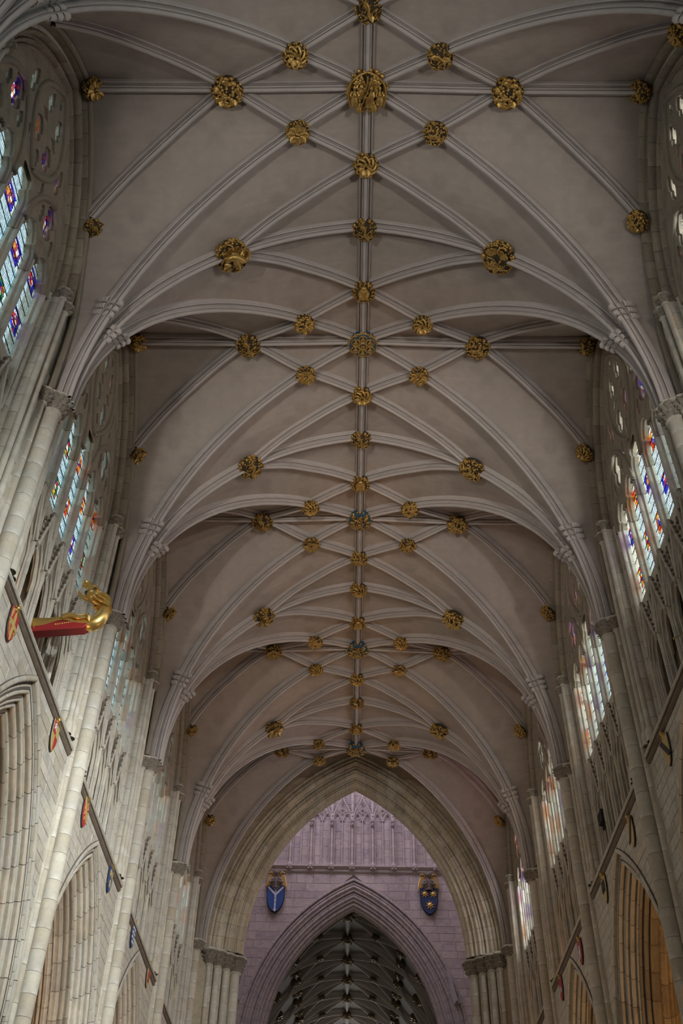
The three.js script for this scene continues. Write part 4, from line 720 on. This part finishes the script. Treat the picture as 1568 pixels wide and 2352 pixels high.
function roofBoss(kind, size, pos, label, o = {}) {                  // o: tilt towards the axis, spin, group
  const k = bossKinds[kind]; let t;
  if (!bossProto[kind]) {
    t = bossProto[kind] = thing('roof_boss', label, 'roof boss');
    mesh(k.drum ? 'drum' : 'backing', k.drum ? drumBack : backing, k.drum ? M.blueDrum : M.dark, t);
    if (!k.drum) mesh('edge_foliage', sides[Object.keys(bossProto).length % 3], M.gold, t);
    for (const [name, g] of Object.entries(k.parts)) mesh(name, g, M.gold, t);
  } else { t = bossProto[kind].clone(); t.name = numbered('roof_boss'); t.userData = { label, category: 'roof boss' }; scene.add(t); }
  t.userData.group = o.group || 'gilded bosses of the nave vault';
  const z = V(-(o.tilt || 0) * Math.sign(pos[0] || 1), -1, o.tz || 0).normalize(), y0 = V(0, 0, 1), x = y0.clone().cross(z).normalize(), y = z.clone().cross(x);
  t.quaternion.setFromRotationMatrix(new THREE.Matrix4().makeBasis(x, y, z)); if (o.spin) t.rotateZ(o.spin);
  if (o.dull) dulled(t); t.scale.setScalar(size); t.position.set(...pos); return t;
}
const foliate = ['swirl', 'leaf', 'grape', 'scroll', 'cluster'];
let fk = 0; const nextF = () => foliate[(fk++ * 3 + Math.floor(fk / 5)) % 5];
const BAY = ['nearest full bay', 'second bay', 'third bay', 'fourth bay', 'last bay'];
const B = (kind, size, pos, where, o) => roofBoss(kind, size, pos, `gilded boss, ${bossKinds[kind].what}, ${where}`, o);
B('scroll', 0.36, [0, 27.43, zc(0) + 2], 'on the ridge at the top edge');
for (const s of [-1, 1]) B(s < 0 ? 'swirl' : 'scroll', 0.35, [s * 1.8, 27.2, zc(0) + 0.98], `topmost ${s < 0 ? 'left' : 'right'} of the ridge`, { spin: 1 });
for (let n = 0; n <= 4; n++) {
  const z = zc(n), last = n === 4, bay = BAY[n];
  B(['scene', 'wheel', 'glory', 'glory', 'glory'][n], [0.52, 0.47, 0.47, 0.5, 0.52][n], [0, 27.56, z], `largest on the ridge, ${bay}`);
  if (!last) {
    B(nextF(), 0.37, [0, 27.42, z - 2], `first on the ridge after the largest, ${bay}`);
    B(nextF(), 0.37, [0, 27.52, z - 4], `second on the ridge after the largest, ${bay}`);
    B('mask', 0.37, [0, 27.42, z - 6], `third on the ridge after the largest, ${bay}`);
  }
  for (const s of [-1, 1]) {
    const sd = s < 0 ? 'left' : 'right';
    B(n === 0 && s < 0 ? 'cluster' : n === 1 && s < 0 ? 'scroll' : nextF(), n ? 0.41 : 0.43, [s * 3.59, 27.38, z], `${sd} on the cross ridge, ${bay}`, { tilt: 0.08 });
    B(nextF(), 0.34, [s * 1.8, last ? 27.45 : 27.18, z - 0.98], `${sd} far diagonal, ${bay}`, { tilt: 0.06, spin: n });
    if (n < 4) B(nextF(), 0.34, [s * 1.8, 27.18, z - 7.02], `${sd} near diagonal, ${BAY[n + 1]}`, { tilt: 0.06, spin: n + 2 });
    if (n < 4) B(n === 0 ? (s < 0 ? 'dragon' : 'warrior') : nextF(), n ? 0.46 : 0.5, [s * 3.66, 26.08, z - 4], `${sd} transverse rib fork, ${bay}`, { tilt: 0.5, spin: s * 0.4 });
    B(nextF(), 0.31, [s * 7.0 - 0.06, 25.1, z - (s < 0 ? 2.66 : 2.3)], `low on the ${sd} window arch, ${bay}`, { tilt: 1.1 });
    if (n < 2) B(nextF(), 0.31, [s * 7.0 - 0.04, 27.5, z], `peak of the ${sd} window arch, ${bay}`, { tilt: 0.9 });
  }
}
B('cluster', 0.3, [6.95, 25.2, zc(0) + 2.3], 'at the right edge near the top corner', { tilt: 1.1 });
for (const s of [-1, 1]) B(nextF(), 0.28, [s * 2.95, 28.62, ZW + 0.15], `${s < 0 ? 'left' : 'right'} beside the crossing arch`, { tilt: 0.4 });
// choir bosses, dim and far
for (let k = 0; k <= 6; k++) {
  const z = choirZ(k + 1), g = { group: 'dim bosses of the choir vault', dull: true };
  const nth = ['nearest', 'second', 'third', 'fourth', 'fifth', 'sixth', 'seventh'][k];
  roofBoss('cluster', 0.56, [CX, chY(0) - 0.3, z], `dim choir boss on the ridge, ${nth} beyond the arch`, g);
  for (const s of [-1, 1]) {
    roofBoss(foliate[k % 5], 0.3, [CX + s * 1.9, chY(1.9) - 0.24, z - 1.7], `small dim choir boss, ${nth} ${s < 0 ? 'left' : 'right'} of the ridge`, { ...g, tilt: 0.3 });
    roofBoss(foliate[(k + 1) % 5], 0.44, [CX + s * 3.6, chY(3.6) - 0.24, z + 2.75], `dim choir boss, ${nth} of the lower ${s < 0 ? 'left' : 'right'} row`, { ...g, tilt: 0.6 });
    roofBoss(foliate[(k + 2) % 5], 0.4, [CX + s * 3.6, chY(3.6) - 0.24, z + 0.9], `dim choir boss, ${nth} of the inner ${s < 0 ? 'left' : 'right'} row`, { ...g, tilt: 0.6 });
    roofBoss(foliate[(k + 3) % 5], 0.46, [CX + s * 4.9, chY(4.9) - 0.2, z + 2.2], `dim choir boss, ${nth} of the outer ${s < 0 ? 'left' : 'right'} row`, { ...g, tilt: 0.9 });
  }
}

// ---------------------------------------------------------------- painted shields on the walls, the dragon beam, lamps and fittings
const shieldPts = (w, h) => { const l = [[-w, h]]; for (let i = 0; i <= 10; i++) { const t = i / 10; l.push([-w * Math.max(0, 1 - t ** 1.9) ** 0.62, lerp(h * 0.25, -h, t)]); } return [...l, ...rev(l).slice(1).map(([x, y]) => [-x, y])]; };
const starPts = (n, R, r, x = 0, y = 0, a0 = Math.PI / 2) => Array.from({ length: 2 * n }, (_, i) => { const q = i % 2 ? r : R, a = a0 + i * Math.PI / n; return [x + q * Math.cos(a), y + q * Math.sin(a)]; });
const plate = (pts, z, d = 0.02) => extrude(poly(pts), d, 0.006, z);
const SW = 0.36, SH = 0.52, sb = extrude(poly(shieldPts(SW, SH)), 0.015, 0.012, 0.012), sf = extrude(poly(shieldPts(SW - 0.02, SH - 0.02)), 0.012, 0.004, 0.04);
const holderG = merged([blob(0.08, 0, 0.64, 0.06, 1, 1.15, 1, 2), blob(0.1, 0, 0.54, 0.02, 1.4, 0.9, 0.8), tube([V(-0.1, 0.56, 0.05), V(-0.2, 0.58, 0.06), V(-0.22, 0.5, 0.08)], 0.03, 5), tube([V(0.1, 0.56, 0.05), V(0.2, 0.58, 0.06), V(0.22, 0.5, 0.08)], 0.03, 5), blob(0.035, 0.05, 0.7, 0.1), blob(0.035, -0.05, 0.7, 0.1)]);
const bendPts = (d, w) => [[-d * 0.33 - w, 0.49], [-d * 0.33 + w, 0.49], [d * 0.3 + w, -0.24], [d * 0.3 - w, -0.24]];
function crossPts() { const l = []; for (let i = 0; i < 32; i++) { const a = i / 32 * 6.283, q = Math.abs(Math.cos(2 * a)), r = 0.1 + 0.24 * q ** 3 * (1 + 0.25 * Math.cos(8 * a)); l.push([r * Math.cos(a), r * 1.25 * Math.sin(a) + 0.02]); } return l; }
const lionPts = [[-0.14, -0.2], [-0.08, -0.06], [-0.16, 0.08], [-0.06, 0.1], [-0.06, 0.22], [0.05, 0.26], [0.12, 0.16], [0.06, 0.08], [0.2, 0.06], [0.1, -0.02], [0.14, -0.22], [0.04, -0.14], [-0.02, -0.24]];
const moved = (pts, x, y, k = 1) => pts.map(p => [p[0] * k + x, p[1] * k + y]);
const charges = {
  cross: [['field', null, 'shieldRed'], ['cross', [plate(crossPts(), 0.058)], 'yellow'], ['border', [plate([[-0.3, 0.1], [-0.2, 0.36], [-0.28, 0.45], [-0.33, 0.3]], 0.058), plate([[-0.31, 0.0], [-0.16, -0.12], [-0.24, -0.2], [-0.1, -0.36], [-0.3, -0.1]], 0.058), plate([[0.31, 0.0], [0.16, -0.12], [0.24, -0.2], [0.1, -0.36], [0.3, -0.1]], 0.058)], 'yellow']],
  quarter: [['field', null, 'yellow'], ['quarter', [plate([[-0.32, 0.48], [0, 0.48], [0, 0.06], [-0.32, 0.06]], 0.058, 0.004)], 'shieldRed'], ['quarter', [plate([[0, 0.06], [0.31, 0.06], [0.27, -0.16], [0.12, -0.38], [0, -0.46]], 0.058, 0.004)], 'shieldRed'], ['star', [plate(starPts(5, 0.15, 0.06, -0.16, 0.28), 0.07)], 'silver']],
  bendCrosses: [['field', null, 'shieldRed'], ['bend', [plate(bendPts(1, 0.09), 0.058)], 'yellow'], ['small_cross', [[0.18, 0.3], [0.06, 0.4], [0.24, 0.12], [-0.2, -0.04], [-0.1, -0.2], [-0.24, 0.14]].map(([x, y]) => plate(starPts(4, 0.07, 0.025, x, y), 0.058)), 'yellow']],
  lions: [['field', null, 'blue'], ['lion', [moved(lionPts, -0.13, 0.24, 0.6), moved(lionPts, 0.14, 0.24, 0.6), moved(lionPts, 0, -0.14, 0.7)].map(p => plate(p, 0.058)), 'yellow']],
  bars: [['field', null, 'blue'], ['bar', [0.36, 0.16, -0.04, -0.24].map(y => plate([[-0.3, y], [-0.15, y + 0.04], [0, y], [0.15, y + 0.04], [0.3, y], [0.24, y - 0.1], [0.1, y - 0.06], [0, y - 0.1], [-0.15, y - 0.06], [-0.26, y - 0.1]].map(([x, q]) => [x * (y < -0.2 ? 0.75 : 1), q]), 0.058)), 'silver']],
  lionGold: [['field', null, 'yellow'], ['lion', [plate(moved(lionPts, 0, 0.02, 1.15), 0.058)], 'shieldRed']],
  bendBlack: [['field', null, 'yellow'], ['bend', [plate(bendPts(1, 0.12), 0.058)], 'black']],
  bendDark: [['field', null, 'yellow'], ['bend', [plate(bendPts(-1, 0.11), 0.058)], 'black']],
  fusils: [['field', null, 'yellow'], ['fusil', [-0.2, -0.07, 0.06, 0.19].map(x => plate([[x, 0.4], [x + 0.065, 0.16], [x, -0.08], [x - 0.065, 0.16]], 0.058)), 'black']],
  lionRed: [['field', null, 'shieldRed'], ['lion', [plate(moved(lionPts, 0, 0.02, 1.15), 0.058)], 'silver']],
  plainRed: [['field', null, 'shieldRed'], ['chevron', [plate([[-0.28, -0.1], [0, 0.16], [0.28, -0.1], [0.22, -0.2], [0, 0.02], [-0.22, -0.2]], 0.058)], 'silver']],
};
const gShields = 'painted shields below the string course';
for (const [s, z, y, kind, label] of [
  [-1, -16.75, 14.42, 'cross', 'red shield with a flowered gold cross, nearest on the left wall'],
  [-1, -21.05, 14.42, 'quarter', 'red and gold quartered shield with a silver star'],
  [-1, -25.0, 14.5, 'bendCrosses', 'red shield with gold band and small gold crosses'],
  [-1, -29.05, 14.5, 'lions', 'blue shield with gold beasts on the left wall'],
  [-1, -33.5, 14.6, 'bars', 'blue and silver wavy-barred shield on the left wall'],
  [-1, -37.1, 14.6, 'lionGold', 'gold shield with a red beast, farthest on the left wall'],
  [1, -21.05, 14.24, 'bendBlack', 'gold shield with black diagonal band, nearest on the right wall'],
  [1, -25.15, 14.24, 'bendDark', 'gold shield with dark band beside the second right-hand arch'],
  [1, -28.9, 14.34, 'fusils', 'gold shield with a row of black lozenges'],
  [1, -33.25, 14.2, 'lionRed', 'red shield with a pale beast on the right wall'],
  [1, -37.1, 14.4, 'plainRed', 'dark red shield with a chevron, farthest on the right wall'],
]) {
  const t = thing('wall_shield', label, 'shield', gShields);
  onWall(t, s, z); t.position.y = y + 0.12; t.position.x -= s * 0.02; t.scale.setScalar(0.74);
  mesh('board', sb, M.black, t);
  for (const [name, gs, m] of charges[kind]) mesh(name, gs ? merged(gs) : sf, M[m], t);
  mesh('holder_figure', holderG, M.gold, t);
}
// angel shields over the choir arch
function feather(d) { const o = []; for (let i = 0; i < 8; i++) o.push(leafGeo(0.62 + 0.05 * i, 0.058, 0.1).rotateZ(Math.PI + d * (0.02 + i * 0.025)).translate(d * (0.2 + 0.038 * i), 0.98 - 0.015 * i, -0.02 + i * 0.006)); o.push(tube([V(d * 0.12, 0.78, 0.02), V(d * 0.3, 1.02, 0.04), V(d * 0.48, 0.96, 0.03)], 0.07, 6)); return merged(o); }
const angel = { wings: merged([feather(-1), feather(1)]), body: merged([figure(0, -0.05, 0.1, 0.95), blob(0.13, 0, 0.86, 0.18, 0.9, 1.1, 0.95, 2), tube([V(-0.2, 0.55, 0.14), V(-0.3, 0.25, 0.26), V(-0.05, 0.28, 0.36)], 0.065, 6), tube([V(0.2, 0.55, 0.14), V(0.3, 0.25, 0.26), V(0.05, 0.28, 0.36)], 0.065, 6)]), hair: merged(ring8(10, a => blob(0.07, 0.12 * Math.cos(a), 0.93 + 0.09 * Math.sin(a), 0.14))) };
const bigB = extrude(poly(shieldPts(0.56, 0.86)), 0.1, 0.03, 0), bigF = extrude(poly(shieldPts(0.52, 0.82)), 0.02, 0.005, 0.13);
const ray = (x, y, k) => merged([plate(starPts(8, 0.27 * k, 0.12 * k, x, y, 0.2), 0.16, 0.03), blob(0.12 * k, x, y, 0.19, 1, 1, 0.5, 2)]);
for (const [x, kind, label] of [[-4.86, 'staff', 'blue shield with white forked staff held by an angel'], [4.72, 'suns', 'dark blue shield with three gold suns held by an angel']]) {
  const t = thing('angel_shield', label, 'shield', 'angel shields above the choir arch'); t.position.set(x, 28.22, ZE + 0.14);
  mesh('board', bigB, M.black, t); mesh('field', bigF, kind === 'staff' ? M.blue : std(0.012, 0.03, 0.1, { roughness: 0.5 }), t);
  if (kind === 'staff') {
    mesh('staff', merged([plate([[-0.055, 0.3], [0.055, 0.3], [0.055, -0.66], [-0.055, -0.66]], 0.155, 0.03), plate([[-0.06, 0.22], [-0.5, 0.7], [-0.42, 0.78], [0.02, 0.34]], 0.155, 0.03), plate([[0.06, 0.22], [0.5, 0.7], [0.42, 0.78], [-0.02, 0.34]], 0.155, 0.03)]), M.silver, t);
    mesh('small_cross', merged([...[0.08, -0.2, -0.45].map(y => plate(starPts(4, 0.055, 0.02, 0, y), 0.2, 0.01)), plate([[-0.04, 0.42], [0.04, 0.42], [0.04, 0.86], [-0.04, 0.86]], 0.155, 0.03), plate([[-0.17, 0.6], [0.17, 0.6], [0.17, 0.68], [-0.17, 0.68]], 0.155, 0.03)]), M.silver, t);
    mesh('staff_foot', plate(starPts(4, 0.13, 0.07, 0, -0.7), 0.16, 0.03), M.silver, t);
  } else for (const [px, py, k] of [[-0.26, 0.45, 1], [0.26, 0.45, 1], [0.02, -0.26, 1.15]]) mesh('sun', ray(px, py, k), M.brightGold, t);
  const a = mesh('angel', angel.body.clone().scale(1.25, 1.1, 1.3).translate(0, 0.72, 0), M.carved, t); mesh('wing', angel.wings.clone().scale(1.05, 1.05, 1).translate(0, 0.68, 0), M.gold, a); mesh('hair', angel.hair.clone().scale(1.25, 1.1, 1.3).translate(0, 0.72, 0.03), M.carved, a);
}

// the beam carved as a dragon that reaches out over the nave from the left passage; local x runs into the nave
{
  const t = thing('dragon_beam', 'red beam carved as a gilded dragon jutting out from the left wall', 'carving'); t.position.set(-7.72, 16.0, -18.75); t.rotation.z = 0.1;
  mesh('beam', extrude(poly([[-0.3, -0.17], [1.22, -0.16], [1.3, -0.1], [1.34, 0.05], [1.2, 0.1], [-0.3, 0.1]]), 0.26, 0.02, -0.13), M.red, t);
  mesh('moulding', merged([0.135, -0.135].map(z => tube([V(-0.28, -0.02, z), V(0.5, -0.02, z), V(1.2, -0.02, z)], 0.018, 5))), M.red, t);
  mesh('body', grid(36, 16, (a, b) => {                               // the dragon's back draped over the beam, its flank ending in a wavy edge
    const x = lerp(-0.3, 1.3, a), low = 0.03 + 0.055 * Math.sin(a * 9 + 2.2) - 0.02 * a, h = 0.13 + 0.03 * Math.sin(a * 7 + 1) + 0.05 * a, w = 0.185 + 0.012 * Math.sin(a * 12);
    const side = Math.abs(2 * b - 1), th = Math.PI * Math.min(1, Math.max(0, (b - 0.2) / 0.6));
    return side > 0.6 ? [x, lerp(0.12, low, (side - 0.6) / 0.4), (b < 0.5 ? 1 : -1) * w * (1 - 0.12 * ((side - 0.6) / 0.4) ** 2)] : [x, 0.12 + h * Math.sin(th), w * Math.cos(th)];
  }, 1.1), M.brightGold, t);
  mesh('neck', tube([V(1.18, 0.08, 0), V(1.42, 0.04, 0), V(1.58, 0.2, 0), V(1.64, 0.42, 0), V(1.58, 0.62, 0), V(1.46, 0.76, 0)], u => 0.17 + 0.03 * Math.sin(u * 5) - 0.06 * u, 14, false, 5), M.brightGold, t);
  for (const z of [-1, 1]) {
    mesh('foreleg', merged([tube([V(0.75, 0.14, z * 0.19), V(0.92, 0.16, z * 0.23), V(1.1, 0.08, z * 0.22), V(1.26, 0.07, z * 0.21)], u => 0.075 - 0.03 * u, 8), ...[-0.05, 0, 0.05].map(e => tube([V(1.2, 0.08 + e, z * 0.21), V(1.31, 0.1 + e, z * 0.22), V(1.37, 0.02 + e, z * 0.18)], 0.02, 5))]), M.brightGold, t);
    mesh('hind_claw', merged([-0.04, 0.0, 0.04].map(e => tube([V(0.0, -0.02 + e, z * 0.14), V(0.07, 0.02 + e, z * 0.17), V(0.1, -0.04 + e, z * 0.15)], 0.018, 5))), M.brightGold, t);
  }
  mesh('belly_scales', merged(Array.from({ length: 26 }, (_, i) => blob(0.026, 0.58 + (i % 13) * 0.05, -0.02 + 0.006 * (i % 13), i < 13 ? 0.14 : -0.14))), M.brightGold, t);
  const head = new THREE.Group(); head.name = numbered('head'); t.add(head); head.position.set(1.42, 0.8, 0); head.rotation.order = 'ZYX'; head.rotation.y = Math.PI; head.rotation.z = -0.75; head.scale.setScalar(1.15);   // the muzzle points up and back to the wall
  mesh('skull', merged([blob(0.17, 0.05, 0.0, 0, 1.15, 0.85, 0.9, 3), tube([V(0.05, 0.05, 0), V(0.24, 0.12, 0), V(0.42, 0.15, 0), V(0.5, 0.1, 0)], u => 0.115 - 0.05 * u, 10), blob(0.05, 0.48, 0.17, 0.04), blob(0.05, 0.48, 0.17, -0.04)]), M.brightGold, head);
  mesh('jaw', tube([V(0.0, -0.06, 0), V(0.2, -0.14, 0), V(0.38, -0.12, 0), V(0.44, -0.07, 0)], u => 0.058 - 0.04 * u, 10), M.brightGold, head);
  mesh('mouth', blob(0.1, 0.2, -0.01, 0, 1.3, 0.6, 0.7, 2), M.dark, head);
  mesh('tooth', merged(Array.from({ length: 14 }, (_, i) => new THREE.ConeGeometry(0.014, 0.06, 5).rotateX(i % 2 ? 0 : Math.PI).translate(0.16 + (i >> 2) * 0.08, i % 2 ? -0.07 : 0.05, (i & 2 ? 1 : -1) * 0.055))), M.brightGold, head);
  for (const z of [-1, 1]) { mesh('eye', blob(0.035, 0.16, 0.12, z * 0.09), M.dark, head); mesh('brow', tube([V(0.05, 0.12, z * 0.11), V(0.15, 0.19, z * 0.1), V(0.24, 0.16, z * 0.07)], 0.028, 6), M.brightGold, head); mesh('ear', leafGeo(0.42, 0.1, 0.5).rotateX(-0.3).rotateZ(1.75).translate(-0.08, 0.06, z * 0.13), M.brightGold, head); }
  mesh('mane', merged(Array.from({ length: 22 }, (_, i) => { const a = lerp(-2.4, 2.4, (i % 11) / 10), k = i < 11 ? 0 : 1; return tube([V(-0.02 - 0.06 * k, 0.15 * Math.cos(a), 0.15 * Math.sin(a)), V(-0.12 - 0.07 * k, 0.19 * Math.cos(a), 0.19 * Math.sin(a)), V(-0.22 - 0.06 * k, 0.15 * Math.cos(a), 0.17 * Math.sin(a))], u => 0.035 - 0.025 * u, 5); })), M.brightGold, head);
}
{ // small fittings on the right passage
  const t = thing('floodlight', 'small black box fitting between passage mullions on the right', 'light fitting'); onWall(t, 1, -28.85); t.position.y = 16.75; t.position.x += 0.3;
  mesh('housing', box(-0.24, 0.24, -0.17, 0.17, -0.14, 0.14), M.black, t); mesh('bracket', merged([box(-0.27, -0.24, -0.26, 0.05, -0.03, 0.03), box(0.24, 0.27, -0.26, 0.05, -0.03, 0.03), box(-0.27, 0.27, -0.29, -0.26, -0.03, 0.03)]), M.lead, t); mesh('louvre', merged([-0.08, 0, 0.08].map(y => box(-0.2, 0.2, y - 0.01, y + 0.01, 0.14, 0.155))), M.lead, t);
  const r = thing('pale_rod', 'short pale wooden rod poking out at the right edge', 'rod'); r.position.set(7.5, 15.9, -18.3); r.rotation.z = 0.55;
  mesh('rod', new THREE.CylinderGeometry(0.018, 0.025, 0.7, 8).rotateZ(Math.PI / 2).translate(-0.2, 0, 0), M.yellow, r); mesh('cap', blob(0.03, -0.55, 0, 0), M.yellow, r);
}
// warm lamps: in the aisles behind the arcades and in the passages
const lampGlow = new THREE.MeshStandardMaterial({ color: 0x332211, emissive: new THREE.Color(1, 0.55, 0.2), emissiveIntensity: 3 });
function warmLamp(x, y, z, I, label, ty) {
  const t = thing('aisle_lamp', label, 'lamp', 'warm uplights behind the arcades', [x, y, z]);
  mesh('lamp_housing', lathe([[0, -0.1], [0.13, -0.1], [0.15, 0.02], [0.15, 0.06], [0.12, 0.06], [0.12, 0]], 16), M.black, t); mesh('lamp_glow', lathe([[0, 0.02], [0.11, 0.02]], 16), lampGlow, t);
  const l = new THREE.SpotLight(new THREE.Color(1, 0.5, 0.17), I, 0, 1.2, 0.8); l.position.set(x, y + 0.12, z); l.target.position.set(...ty); l.castShadow = true; l.shadow.radius = 8; scene.add(l, l.target);
}
for (const s of [-1, 1]) for (let n = 1; n <= 3; n++) warmLamp(OX + s * 10.6, 4, zc(n) + 2.4, L_AISLE * (s > 0 ? 1 : 0.9), `warm uplight in the ${s < 0 ? 'left' : 'right'} aisle, ${ORD[n - 1]} arch`, [OX + s * 8.2, 12, zc(n) - 2]);
for (const [s, n, u] of [[-1, 1, -2.4], [1, 3, 2.2], [1, 4, 2.2]]) {
  const t = thing('passage_lamp', `warm lamp glowing inside the ${s < 0 ? 'left' : 'right'} wall passage, ${ORD[n]} bay`, 'lamp', 'warm lamps in the passages'); t.position.set(OX + s * (W0 + 0.78), 15.35, zc(n) - u);
  mesh('lamp_housing', lathe([[0, -0.1], [0.1, -0.1], [0.11, 0.04], [0.09, 0.04], [0.09, 0]], 12), M.black, t); mesh('lamp_glow', lathe([[0, 0.02], [0.058, 0.02]], 12), lampGlow, t);
  const l = new THREE.PointLight(new THREE.Color(1, 0.5, 0.2), L_PASSAGE); l.position.set(OX + s * (W0 + 0.78), 15.9, zc(n) - u); l.castShadow = true; l.shadow.radius = 3; scene.add(l);
}

for (const [i, [x, y, z, tx, ty, tz]] of ADDED_FLOODS.entries()) {  // bodies for the added floodlights, all out of view
  const t = thing('floodlight', `${['nearer', 'farther'][i] || (i < 4 ? 'near' : 'far')} added floodlight on the ${x > 0 ? 'right' : 'left'} string course aimed at the ${i < 2 ? 'left wall' : 'vault'}`, 'light fitting', null, [x + Math.sign(x) * 0.25, y - 0.05, z]); t.lookAt(tx, ty, tz);
  mesh('housing', box(-0.2, 0.2, -0.14, 0.14, -0.2, 0.02), M.black, t); mesh('lamp_glow', box(-0.17, 0.17, -0.11, 0.11, 0.02, 0.03), new THREE.MeshStandardMaterial({ color: 0x333333, emissive: new THREE.Color(1, 0.97, 0.93), emissiveIntensity: 4 }), t); mesh('bracket', box(-0.05, 0.05, -0.3, -0.14, -0.15, -0.05), M.lead, t);
}
renderer.render(scene, camera);
